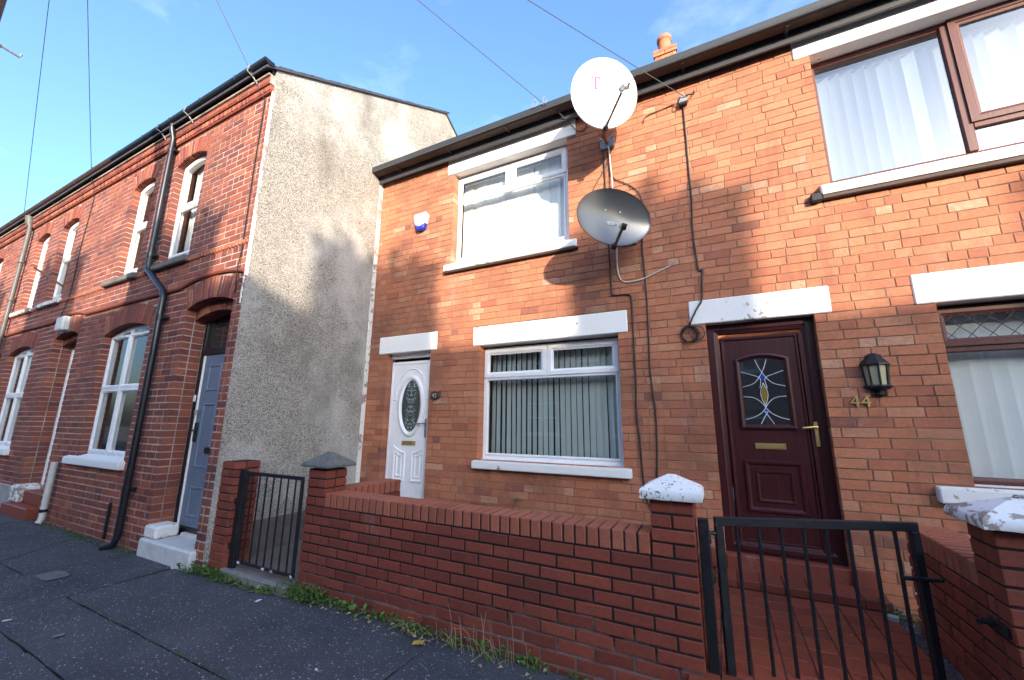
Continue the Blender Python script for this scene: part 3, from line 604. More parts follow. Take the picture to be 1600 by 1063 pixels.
# ---- maroon door of 44
def maroon_door():
    y = 4.305; W = 'door_maroon'
    d = MB().box(.046, .672, y, y+.05, .315, 2.2, c=.003).build('front_door', W, h44)
    ring(MB(), [(-.062, .30), (.80, .30), (.80, 2.338), (-.062, 2.338)], frame_prof(.1, .07), y-.02).build('door_frame', W, d)
    MB().box(.672, .705, y-.016, y+.05, .315, 2.2).build('frame_rebate', W, d)
    ring(MB(), outline(.05, .668, .32, 2.195), mould_prof(.03, .012), y).build('edge_bead', W, d)
    go = outline(.152, .582, 1.345, 1.985, .05, 12); ring(MB(), go, [(0, 0), (.004, .02), (.02, .026), (.038, .012), (.046, .004)], y).build('glass_moulding', W, d)
    gi = inset(go, .044); MB().poly([(x, y-.004, z) for x, z in gi]).build('pane', 'door_glass', d)
    cx = .366; yy = y-.007
    def lead(pts, r=.0026):
        pts = [(x, max(1.392, min(1.98, z))) for x, z in pts]; P = []
        for k in range(len(pts)-1):
            p0, p1, p2, p3 = pts[max(0, k-1)], pts[k], pts[k+1], pts[min(len(pts)-1, k+2)]
            for q in range(5):
                t = q/5; c = lambda i: .5*(2*p1[i]+(p2[i]-p0[i])*t+(2*p0[i]-5*p1[i]+4*p2[i]-p3[i])*t*t+(3*p1[i]-p0[i]-3*p2[i]+p3[i])*t**3)
                P.append((c(0), yy, c(1)))
        P.append((pts[-1][0], yy, pts[-1][1])); MB().tube(P, r, 5).build('lead_strip', 'lead_white', d)
    T_, B_ = 1.812, 1.508
    for sg in (-1, 1):
        lead([(cx, T_-.05), (cx+sg*.028, (T_+B_)/2), (cx, B_+.045)])
        lead([(cx+sg*.045, 1.975), (cx+sg*.02, 1.90), (cx-sg*.02, T_+.01), (cx-sg*.075, T_-.055), (cx-sg*.166, T_-.085)])
        lead([(cx+sg*.166, T_+.055), (cx+sg*.085, T_+.025), (cx+sg*.02, T_-.01), (cx+sg*.028, T_-.10)])
        lead([(cx+sg*.012, B_), (cx-sg*.02, 1.45), (cx-sg*.05, 1.394)])
        lead([(cx+sg*.166, B_-.075), (cx+sg*.09, B_-.05), (cx+sg*.025, B_-.005), (cx-sg*.028, B_+.075), (cx-sg*.085, B_+.12), (cx-sg*.166, B_+.13)])
    for zc, mt, rx, rz in ((T_, 'gem_blue', .034, .038), (B_, 'gem_blue', .034, .034), ((T_+B_)/2, 'gem_amber', .022, .095)):
        MB().prism([(cx-rx, zc), (cx, zc-rz), (cx+rx, zc), (cx, zc+rz)], yy, yy+.004).build('coloured_glass', mt, d)
    P = outline(.142, .592, .64, 1.082); leaf_panel(d, P, .045, .016, y, W); leaf_panel(d, inset(P, .085), .03, .010, y, W); 
    MB().box(.10, .63, y-.012, y, .40, .415, c=.004).build('door_moulding', W, d); MB().box(.05, .668, y-.035, y, .325, .372, c=.008).build('weather_bar', W, d)
    MB().box(.25, .482, y-.012, y, 1.176, 1.228, c=.004).build('letter_plate', 'brass', d); MB().box(.268, .464, y-.017, y-.012, 1.186, 1.219, c=.003).build('letter_flap', 'brass', d)
    MB().box(.695, .725, y-.028, y-.012, 1.21, 1.415, c=.004).build('handle_plate', 'brass', d)
    MB().tube([(.712, y-.02, 1.372), (.712, y-.065, 1.372), (.69, y-.07, 1.372), (.61, y-.062, 1.362)], .009, 8).build('door_handle', 'brass', d, smooth=True)
    MB().box(-.06, .795, YF-.012, 4.36, .17, .302, c=.006).build('threshold', 'brick_smooth', h44)
    MB().box(-.176, -.062, YF-.035, YF-.0, .19, .33, c=.005).build('step_end', 'brick_smooth', h44); MB().box(.797, .945, YF-.04, YF-.0, .19, .315, c=.005).build('step_end', 'brick_smooth', h44)
maroon_door()

# ================================================================== LEFT TERRACE
ROOFZ = lambda y: 5.605+.592*(y-2.3685)
def terrace_windows(h, dx, curtains, kind):
    y = 2.462
    def fr_(x0, x1, z0, sp, rise, mid, mull=None):
        w = win_frame(h, x0, x1, z0, sp, y, 'upvc_white', .055, rise)
        bar(w, x0+.05, x1-.05, mid-.03, mid+.03, y-.004, y+.06, 'upvc_white', 'transom')
        if mull: bar(w, mull-.035, mull+.035, z0+.05, mid-.03, y-.002, y+.06, 'upvc_white', 'mullion'); bar(w, mull-.035, mull+.035, mid+.03, sp+rise-.05, y-.002, y+.06, 'upvc_white', 'mullion')
        MB().poly([(x, y+.02, z) for x, z in inset(outline(x0, x1, z0, sp, rise), .045)]).build('pane', 'glass', w)
        for za, zb, ri in ((z0+.035, mid-.01, 0), (mid+.01, sp, rise)):
            for p_, q_ in (((x0+.035, mull-.01), (mull+.01, x1-.035)) if mull else ((x0+.035, x1-.035),)): ring(MB(), outline(p_, q_, za, zb-(.0 if ri else 0), 0 if mull else ri*.75), frame_prof(.042, .03), y-.012).build('sash', 'upvc_white', w)
        return w
    G = fr_(-7.803+dx, -6.43+dx, .915, 2.545, .115, 1.80, -7.20+dx)
    room(h, -7.905+dx, -6.45+dx, .92, 2.62, 2.56, 2.2)
    W = []
    for x0, x1 in ((-6.572, -5.77), (-7.868, -7.15)):
        W.append(fr_(x0+dx, x1+dx, 3.50, 4.90, .095, 4.27)); room(h, x0+dx, x1+dx, 3.5, 4.98, 2.56, 1.6)
    for x0, x1, z0, z1, f in ((-6.50, -5.8, 3.52, 4.9, .6), (-7.80, -7.2, 3.52, 4.9, .8)) if dx == 0 else ((-7.75, -6.5, .95, 2.55, 1.), (-6.5, -5.8, 3.5, 4.9, 1.), (-7.8, -7.2, 3.5, 4.9, 1.)):
        n = 40; xs = [x0+dx+(x1-x0)*f*k/n for k in range(n+1)]
        MB().loops([[(x, 2.60+.018*math.sin(k*1.1)+.006*math.sin(k*2.7), z0) for k, x in enumerate(xs)], [(x, 2.60+.018*math.sin(k*1.1)+.006*math.sin(k*2.7), z1) for k, x in enumerate(xs)]][:2]).build('curtain', 'curtain', h)
    return G, W
def terrace_house(label, x0, x1, dx, seed, limit, door_mat, detail=True):
    h = thing('terraced_house', label, 'house', ((x0+x1)/2, YT, 0), 'taller red brick terrace on the left')
    rng = random.Random(seed); F_ = frame_at(0, YT, 0); y = YT
    A = [(-5.605, -4.64, 2.68, .085, .25, 16), (-7.80, -6.452, 2.555, .115, .27, 20), (-6.565, -5.80, 4.895, .09, .23, 12), (-7.862, -7.178, 4.895, .09, .23, 11)]
    A = [(a+dx, b+dx, c, d, e, n) for a, b, c, d, e, n in A]; base = [.0, .86, 3.36, 3.36]
    ops = [(a, b, z0, c+d+.02) for (a, b, c, d, e, n), z0 in zip(A, base)]
    def bl(lo, hi):
        res = []
        for (a, b, sp, ri, th, n), z0 in zip(A, base):
            if hi > z0+.03 and lo < sp-.01: res.append((a, b))
            elif hi > sp-.01:
                hw = (b-a)/2; Rd = (hw*hw+ri*ri)/(2*ri); zc = sp+ri-Rd; Ro = Rd+th; zz = (lo+hi)/2-zc
                if zz < Ro:
                    w = math.sqrt(Ro*Ro-zz*zz); ph = math.asin(hw/Rd); w = min(w, math.tan(ph)*zz)
                    if w > .04: res.append(((a+b)/2-w+.01, (a+b)/2+w-.01))
        return res
    g = .0790; zb = gz(-5)-.06
    rec = lay(F_, x0, x1, zb, 5.262, g, bl, .2275, .0125, 'terrace', .05, rng, jamb=.10)
    # brick returns seen inside the left jambs
    for (a, b, sp, ri, th, n), z0, dep in zip(A, base, (.235, .10, .10, .10)):
        if dep > .12: rec += [(frame_at(a+.004, YT, math.pi/2), .112, .226, z, z+g-.010, .05) for z in [zb+g*k+.005 for k in range(int((sp-zb)/g)+1)]]
    for (a, b, sp, ri, th, n), z0, dep in zip(A, base, (.235, .10, .10, .10)):
        MB().poly([(a-.002, YT+.008, z0), (a-.002, YT+dep, z0), (a-.002, YT+dep, sp+.03), (a-.002, YT+.008, sp+.03)]).build('jamb_mortar', 'mortar_light', h)
    emit(rec, h, 'brick_red', limit, rng=rng, tone=lambda r: min(.98, max(.01, r.gauss(.5, .18))))
    panel(F_, x0, x1, -.3, 5.3, ops, .0045, h, 'mortar_light')
    for a, b, sp, ri, th, n in A: voussoirs(h, 'brick_red', a, b, sp, ri, th, YT-.001, n, rng=rng)
    # inner order of the door arch
    a, b, sp, ri, th, n = A[0]; voussoirs(h, 'brick_red', a-.02, b-.0, sp-.12, .085, .115, YT+.105, 9, .06, rng)
    # dog-tooth cornice, oversailing courses and stone band under the gutter
    mb = MB(); k = x0+.01
    while k < x1-.02: mb.box(k, k+.026, YT-.045, YT+.02, 5.268, 5.338, tone=rng.random(), c=.007); k += .0375
    mb.build('dentil_course', 'brick_red', h, kind='stuff')
    MB().box(x0, x1, YT-.03, YT+.05, 5.248, 5.268, c=.004).build('cornice_band', 'brick_red', h); MB().box(x0, x1, YT-.06, YT+.05, 5.344, 5.366, c=.006).build('cornice_band', 'brick_red', h)
    rec = lay(frame_at(0, YT-.055, 0), x0, x1, 5.374, 5.455, .08, None, .2275, .012, depth=.09, rng=rng); emit(rec, h, 'brick_red', 60, name='cornice_brick', rng=rng)
    MB().box(x0, x1, YT-.048, YT+.05, 5.36, 5.46).build('cornice_bed', 'mortar_light', h)
    MB().box(x0, x1, YT-.075, YT+.05, 5.46, 5.485, c=.006).build('cornice_band', 'mortar_light', h)
    # string course riding over the arches, and the tooth course between the upper sills
    def crest(x):
        z = 2.955
        for a, b, sp, ri, th, n in A[:2]:
            xc, hw = (a+b)/2, (b-a)/2+.17; q = abs(x-xc)/hw
            if q < 1: z = max(z, 2.955+(sp+ri+th+.02-2.955)*(1-q*q)**.8)
        return z
    n = int((x1-x0)/.04); xs_ = [x0+(x1-x0)*k/n for k in range(n+1)]
    MB().loops([[(x, YT-q, crest(x)+z) for q, z in ((-.02, 0), (.022, .0), (.034, .018), (.03, .04), (-.02, .05))] for x in xs_], cap0=True, cap1=True).build('string_course', 'brick_red', h, smooth=True)
    mb = MB(); spans = [(x0, -8.16+dx), (-7.12+dx, -6.80+dx), (-5.745+dx, x1)]
    for p, q in spans:
        k = p
        while k < q-.03: mb.box(k, k+.05, YT-.022, YT+.02, 3.318, 3.372, tone=.8+.15*rng.random(), c=.012); k += .066
    mb.build('tooth_course', 'brick_red', h, kind='stuff')
    terrace_windows(h, dx, None, 0)
    for (p, q, z0, z1, mt) in ((-8.09, -6.405, .795, .885, 'white_masonry'), (-6.80, -5.745, 3.325, 3.40, 'concrete_dark' if dx == 0 else 'lime_render'), (-8.13, -7.12, 3.325, 3.40, 'concrete_dark' if dx == 0 else 'lime_render')):
        mb = MB(); S = [(YT-.06, z0), (YT-.06, z1), (2.47, z1+.04), (2.47, z0)]; mb.loops([[(p+dx, a, b) for a, b in S], [(q+dx, a, b) for a, b in S]], cap0=True, cap1=True)
        o = mb.build('window_sill', mt, h); bm = bmesh.new(); bm.from_mesh(o.data); bmesh.ops.bevel(bm, geom=bm.edges[:], offset=.009, segments=2, affect='EDGES'); bm.to_mesh(o.data); bm.free()
    # door: frame with transom light, panelled leaf
    yd = 2.60; fr_ = ring(MB(), outline(-5.606+dx, -4.60+dx, .17, 2.78), frame_prof(.085, .08), yd)
    d = fr_.build('door_frame', 'frame_black' if dx == 0 else 'upvc_white', h); bm_ = 'frame_black' if dx == 0 else 'upvc_white'
    MB().box(-5.55+dx, -4.68+dx, yd-.006, yd+.07, 2.155, 2.235, c=.006).build('transom', bm_, d); MB().box(-5.55+dx, -4.68+dx, yd+.04, yd+.045, 2.23, 2.72).build('pane', 'dark_glass', d)
    lf = MB().box(-5.50+dx, -4.685+dx, yd+.012, yd+.06, .185, 2.15, c=.004).build('front_door', door_mat, h)
    MB().box(-5.522+dx, -5.502+dx, yd-.003, yd+.06, .18, 2.15, c=.004).build('door_bead', 'upvc_white', d)
    xl, xr = -5.505+dx, -4.685+dx; wc = (xr-xl)
    for (f0, f1, z0, z1) in ((.14, .46, 1.72, 2.03), (.56, .88, 1.72, 2.03), (.14, .46, .86, 1.58), (.56, .88, .86, 1.58), (.14, .46, .34, .66), (.56, .88, .34, .66)):
        ring(MB(), outline(xl+wc*f0, xl+wc*f1, z0, z1), [(0, 0), (.006, .010), (.02, .010), (.034, -.006), (.034, -.012), (0, -.012)], yd+.011).build('door_panel', door_mat, lf)
    if detail:
        MB().box(xl+.31, xl+.53, yd-.012, yd+.012, 1.02, 1.09, c=.01).build('letter_plate', 'black_metal', lf)
        MB().box(xl+.035, xl+.085, yd-.012, yd+.012, 1.14, 1.36, c=.008).build('handle_plate', 'black_metal', lf); MB().tube([(xl+.06, yd, 1.27), (xl+.06, yd-.045, 1.27), (xl+.15, yd-.045, 1.265)], .010, 8).build('door_handle', 'black_metal', lf)
        MB().tube([(xl+.07, yd-.004, 1.50), (xl+.07, yd-.04, 1.49), (xl+.07, yd-.035, 1.44)], .012, 6).build('door_knocker', 'steel', lf)
    # body, roof, gutter
    mb = MB(); mb.box(x0, x0+.02, YT+.02, 9.0, -.2, 5.5).box(x0, x1, 9.0, 9.1, -.2, 5.6).build('party_wall', 'brick_red', h, kind='stuff')
    S = [(2.24, ROOFZ(2.24)+.002), (5.66, ROOFZ(5.66)+.012), (9.2, ROOFZ(2.22)+.0), (9.2, ROOFZ(2.22)-.05), (5.66, ROOFZ(5.66)-.025), (2.24, ROOFZ(2.24)-.03)]
    xe = x1+(.035 if dx == 0 else 0)
    MB().loops([[(x0, p, q) for p, q in S], [(xe, p, q) for p, q in S]], cap0=True, cap1=True).build('roof', 'slate', h)
    gy, gzz, gr = 2.26, 5.60, .062
    o1 = [(gy+gr*math.cos(math.pi+math.pi*k/10), gzz+gr*math.sin(math.pi+math.pi*k/10)) for k in range(11)]; i1 = [(gy+(gr-.006)*math.cos(math.pi+math.pi*k/10), gzz+(gr-.006)*math.sin(math.pi+math.pi*k/10)) for k in range(11)][::-1]
    xe = x1+(.04 if dx == 0 else 0)
    gm_ = 'black_plastic' if dx == 0 else 'soffit_brown'
    gt = MB().loops([[(x0, p, q) for p, q in o1+i1], [(xe, p, q) for p, q in o1+i1]]).build('gutter', gm_, h, smooth=True)
    if dx == 0: MB().loops([[(xe, p, q) for p, q in o1], [(xe+.008, p, q) for p, q in o1]], cap0=True, cap1=True).build('gutter_end', gm_, gt)
    MB().box(x0, x1, 2.33, 2.35, 5.50, 5.60).build('fascia_board', gm_, h)
    x = x0+.3
    while x < x1: MB().tube([(x, gy-.064, gzz+.01), (x, gy-.05, gzz-.045), (x, gy, gzz-.068), (x, gy+.05, gzz-.05), (x, YT-.06, gzz-.02)], .006, 5).build('gutter_bracket', gm_, gt); x += .8
    return h
t1 = terrace_house('red brick terraced house with a grey-blue door, ending in a pebbledashed gable', -8.56, XG-.002, 0, 5, 300, 'door_grey')
t2 = terrace_house('red brick terraced house second from the pebbledashed gable, with a red tiled doorstep', -12.72, -8.56, -4.12, 6, 300, 'white_plastic', False)
t3 = terrace_house('red brick terraced house at the far left edge, beyond the grey downpipe', -16.88, -12.72, -8.28, 8, 60, 'frame_black', False)
# pebbledashed gable of the end house
mb = MB(); P = [(YT+.004, -.3), (YT+.004, 5.585), (5.66, ROOFZ(5.66)-.015), (9.1, 5.57), (9.1, -.3)]
N = 60; mb.loops([[(XG-.05, a, b) for a, b in P], [(XG+.006, a, b) for a, b in P]], cap0=True, cap1=True); mb.build('gable_wall', 'pebbledash', t1, label='gable wall covered in pale pebbledash')
MB().box(XG-.01, XG+.025, 2.42, YF-.01, -.1, .355, c=.008).build('plinth', 'concrete_dark', t1)
MB().box(XG-.012, XG+.012, YT-.012, YT+.02, 2.93, 5.27, c=.003).build('corner_bead', 'lime_render', t1); MB().box(XG-.03, XG-.006, YT-.009, YT+.02, 2.62, 2.92, c=.003).build('corner_bead', 'lime_render', t1)
MB().box(XG, XG+.012, YF-.075, YF-.002, .1, 5.1, c=.004).build('corner_fillet', 'lime_render', t1)
vg = MB(); 
for k in range(26):
    y0 = 2.25+k*.135; dz = R.uniform(-.006, .006); vg.add([(XG-.02, y0, ROOFZ(y0)+.0+dz), (XG+.03, y0, ROOFZ(y0)+.0+dz), (XG+.03, y0+.16, ROOFZ(y0+.16)-.004+dz), (XG-.02, y0+.16, ROOFZ(y0+.16)-.004+dz)]+[(XG-.02, y0, ROOFZ(y0)+.018+dz), (XG+.03, y0, ROOFZ(y0)+.018+dz), (XG+.03, y0+.16, ROOFZ(y0+.16)+.014+dz), (XG-.02, y0+.16, ROOFZ(y0+.16)+.014+dz)], [(0, 1, 2, 3), (4, 5, 6, 7), (0, 1, 5, 4), (1, 2, 6, 5), (2, 3, 7, 6), (3, 0, 4, 7)])
vg.build('verge_slates', 'slate', t1, kind='stuff')
# steps of the terrace doors
s1 = tag(MB().box(-5.62, -4.59, 2.315, 2.595, -.12, .155, c=.018).build('doorstep', 'step_pale'), 'pale worn stone step below the grey-blue door', 'step')
MB().box(-5.605, -5.35, 2.34, 2.56, .157, .285, c=.02).build('plinth_block', 'lime_render', t1)
MB().box(-5.34, -4.60, 2.56, 2.66, .05, .19, c=.01).build('door_sill', 'step_pale', t1)
s2 = thing('doorstep', 'red tiled double step under the second terrace door beside the pale waste pipe', 'step', (-9.2, 2.3, 0))
MB().box(-9.74, -8.72, 2.24, 2.595, -.1, .155, c=.012).build('lower_step', 'tile_red', s2); MB().box(-9.45, -8.74, 2.37, 2.6, .157, .33, c=.012).build('upper_step', 'tile_red', s2)
MB().box(-9.80, -9.46, 2.30, 2.56, .157, .40, c=.03).build('plinth_block', 'lime_render', t2); MB().box(-12.7, -9.76, YT-.025, YT+.02, -.1, .36, c=.01).build('plinth', 'concrete', t2)
# ================================================================== GARDEN WALLS
def pier(par, x0, x1, y0, y1, z0, ztop, phase, mat='brick_smooth', faces='fl r', rng=R, names='brick', limit=300, gauge=.075):
    """bricks of a square pier: front (-Y), left (-X) and right (+X) faces, alternate header and stretcher"""
    rec = []; n0 = int(math.floor((z0-phase)/gauge)); z = phase+gauge*n0; i = n0
    while z < ztop-.02:
        zt = min(z+gauge, ztop); w = x1-x0; d = y1-y0; F_ = frame_at(x0, y0, 0)
        if i % 2: rec.append((F_, 0, w, z+.006, zt-.006, .1))
        else: rec += [(F_, 0, w/2-.006, z+.006, zt-.006, .1), (F_, w/2+.006, w, z+.006, zt-.006, .1)]
        for ok, fr in (('r' in faces, frame_at(x1, y0, math.pi/2)), ('l' in faces, frame_at(x0, y1, -math.pi/2))):
            if not ok: continue
            lo, hi = (.112, d) if 'r' in faces and fr[2] > 0 else (0, d-.112)
            rec.append((fr, lo, hi, z+.006, zt-.006, .08))
        z += gauge; i += 1
    MB().box(x0+.007, x1-.007, y0+.007, y1-.007, z0-.1, ztop-.004).build('mortar_core', 'mortar_black', par); return rec
ZC = .6653
def pyramid_cap(par, x0, x1, y0, y1, zb, zt, za, mat, name='pier_cap', label=None):
    xc, yc = (x0+x1)/2, (y0+y1)/2; mb = MB(); e = .012; rr = random.Random(int(x0*100)); n = 8
    def loop(i, z, j=.0016):
        a, b, c, d = x0+i, x1-i, y0+i, y1-i; q = []
        for (p, r_) in (((a, c), (b, c)), ((b, c), (b, d)), ((b, d), (a, d)), ((a, d), (a, c))):
            for k in range(n): q.append((p[0]+(r_[0]-p[0])*k/n+rr.uniform(-j, j), p[1]+(r_[1]-p[1])*k/n+rr.uniform(-j, j), z+rr.uniform(-j, j)))
        return q
    hw = (x1-x0)/2; L = [loop(.03, zb), loop(.004, zb+.002), loop(0, zb+.01), loop(.002, zt-.006), loop(e, zt+.006)]
    for f in (.35, .7, .93): L.append(loop(e+(hw-e-.012)*f, zt+.006+(za-zt-.006)*f))
    mb.loops(L, cap0=True, cap1=True); o = mb.build(name, mat, par, smooth=True)
    if label: o['label'] = label
    return o
def coping(fr, s0, s1, zlo, zhi, depth, pitch=.075, jt=.0058):
    n = round((s1-s0)/pitch); p = (s1-s0)/n
    return [(fr, s0+p*k+jt, s0+p*(k+1)-jt, zlo, zhi, depth) for k in range(n)]
def band(F_, s0, s1, ztop, zbot, shift, rng, bond='stretch'):
    n = int((ztop-zbot)/.075)+1
    return lay(F_, s0, s1, ztop-.075*n, ztop, .075, None, .225, .011, bond, .05, rng, shift)
tone_sm = lambda r: min(.99, max(.01, r.gauss(.5, .28)))
# front wall of 42
gw = thing('garden_wall', 'long low red brick front wall with brick-on-edge coping between two capped piers', 'wall', (-1.75, 2.6, 0))
rng = random.Random(3); FW = frame_at(0, YW, 0)
x_l, x_r = -3.316, -.178; n_ = 12
rec = lay(FW, x_l, x_r, ZC-.075*n_, ZC, .075, None, .2241, .0125, 'stretch', .05, rng, .1)
rec += pier(gw, x_r-.226, x_r, YW, YW+.226, ZC, ZC+.30, ZC, faces='lr', rng=rng); rec += pier(gw, x_l, x_l+.226, YW, YW+.226, ZC, ZC+.31, ZC, faces='lr', rng=rng)
rec += lay(frame_at(x_r, YW, math.pi/2), .112, .226, ZC-.075*n_, ZC, .075, None, .225, .011, depth=.05, rng=rng)+lay(frame_at(x_l, YW+.226, -math.pi/2), 0, .112, ZC-.075*n_, ZC, .075, None, .225, .011, depth=.05, rng=rng)
rec += lay(frame_at(x_r-.226, YW+.216, math.pi), 0, 2.68, ZC-.3, ZC, .075, None, .225, .011, depth=.05, rng=rng)
emit(rec, gw, 'brick_smooth', 300, rng=rng, tone=tone_sm)
MB().box(x_l+.007, x_r-.007, YW+.008, YW+.2, -.3, ZC+.0).build('mortar_core', 'mortar_black', gw)
emit(coping(FW, x_l+.23, x_r-.231, ZC+.004, ZC+.1125, .215), gw, 'brick_coping_skylit', 300, 'coping_brick', rng=rng, ch=.005)
MB().box(x_l+.24, x_r-.24, YW+.009, YW+.207, ZC, ZC+.104).build('coping_mortar', 'mortar_black', gw)
pyramid_cap(gw, -3.372, -3.035, 2.48, 2.80, .985, 1.015, 1.118, 'cap_stone', label='grey weathered pyramid cap beside the small gate')
pyramid_cap(gw, -.452, -.128, 2.478, 2.79, .968, 1.022, 1.10, 'white_cap', label='white painted pyramid cap speckled with dark flakes')
# divider beside the path of 42
dw = thing('garden_wall', 'short low brick wall running back from the grey-capped pier towards the white door', 'wall', (-3.2, 3.1, 0))
F1 = frame_at(-3.126, 2.752, math.pi/2)
emit(band(F1, 0, .765, ZC, -.02, .05, rng)+lay(frame_at(-3.34, 3.517, -math.pi/2), 0, .765, ZC-.075*10, ZC, .075, None, .225, .011, depth=.05, rng=rng), dw, 'brick_smooth', 300, rng=rng, tone=tone_sm)
MB().box(-3.333, -3.133, 2.752, 3.51, -.2, ZC+.003).build('mortar_core', 'mortar_black', dw)
emit(coping(F1, 0, .765, ZC+.004, ZC+.1125, .214), dw, 'brick_coping_skylit', 300, 'coping_brick', ch=.005); MB().box(-3.332, -3.134, 2.756, 3.508, ZC, ZC+.104).build('coping_mortar', 'mortar_black', dw)
# pier beside the terrace corner
gp = thing('gate_pier', 'red brick pier without a cap at the corner of the pebbledashed gable', 'pier', (-4.36, 2.53, 0))
emit(pier(gp, -4.468, -4.25, 2.42, 2.665, -.05, .99, .09, faces='r', rng=rng), gp, 'brick_smooth', 300, rng=rng, tone=tone_sm)
# side wall between the path and the garden of 44
sw = thing('garden_wall', 'low brick side wall right of the tiled path ending in a pier with a flaking white cap', 'wall', (1.1, 3.1, 0))
XS, YS = 1.0, 2.826; ZS = .7613-.1125; F2 = frame_at(XS, 3.68, -math.pi/2); LS = 3.68-YS
rec = lay(F2, 0, 3.68-2.601-.112, ZS-.075*9, ZS, .075, None, .225, .013, depth=.05, rng=rng)
MB().box(XS+.008, XS+.207, YS, 3.672, -.2, ZS+.003).build('mortar_core', 'mortar_black', sw)
PX1 = XS+.337
z = ZS-.675; i = 0
while z < ZS+.3-.01:
    zt = z+.075; fr = frame_at(XS, 2.601, 0)
    cuts = [0, .225, .337] if i % 2 else [0, .112, .337]
    rec += [(fr, a+(.005 if a else 0), b-(.005 if b < .33 else 0), z+.0055, zt-.0055, .1) for a, b in zip(cuts, cuts[1:])]
    if z >= ZS-.01:
        f_ = frame_at(XS, YS, -math.pi/2); rec += [(f_, 0, .118 if i % 2 else .112, z+.0055, zt-.0055, .08)]
    z = zt; i += 1
emit(rec, sw, 'brick_smooth', 300, rng=rng, tone=tone_sm)
MB().box(XS+.007, PX1-.007, 2.609, YS+.0, -.2, ZS+.3).build('mortar_core', 'mortar_black', sw)
emit(coping(F2, .006, LS, ZS+.004, ZS+.1125, .214, jt=.008), sw, 'brick_coping_skylit', 300, 'coping_brick', ch=.005); MB().box(XS+.009, XS+.206, YS+.003, 3.668, ZS, ZS+.098).build('coping_mortar', 'mortar_black', sw)
rec = lay(frame_at(PX1, 2.601, 0), 0, 2.4, ZS-.075*9, ZS, .075, None, .225, .0125, depth=.05, rng=rng); emit(rec, sw, 'brick_smooth', 0, rng=rng, tone=tone_sm)
MB().box(PX1, PX1+2.4, 2.609, 2.80, -.2, ZS+.002).build('mortar_core', 'mortar_black', sw); emit(coping(frame_at(PX1, 2.601, 0), .004, 2.4, ZS+.004, ZS+.1125, .214), sw, 'brick_coping_skylit', 0, ch=.005); MB().box(PX1+.01, PX1+2.39, 2.61, 2.805, ZS, ZS+.104).build('coping_mortar', 'mortar_black', sw)
pyramid_cap(sw, .948, 1.39, 2.535, 2.88, .955, 1.0, 1.092, 'white_peeling', label='white cap with paint peeling off in large flakes')

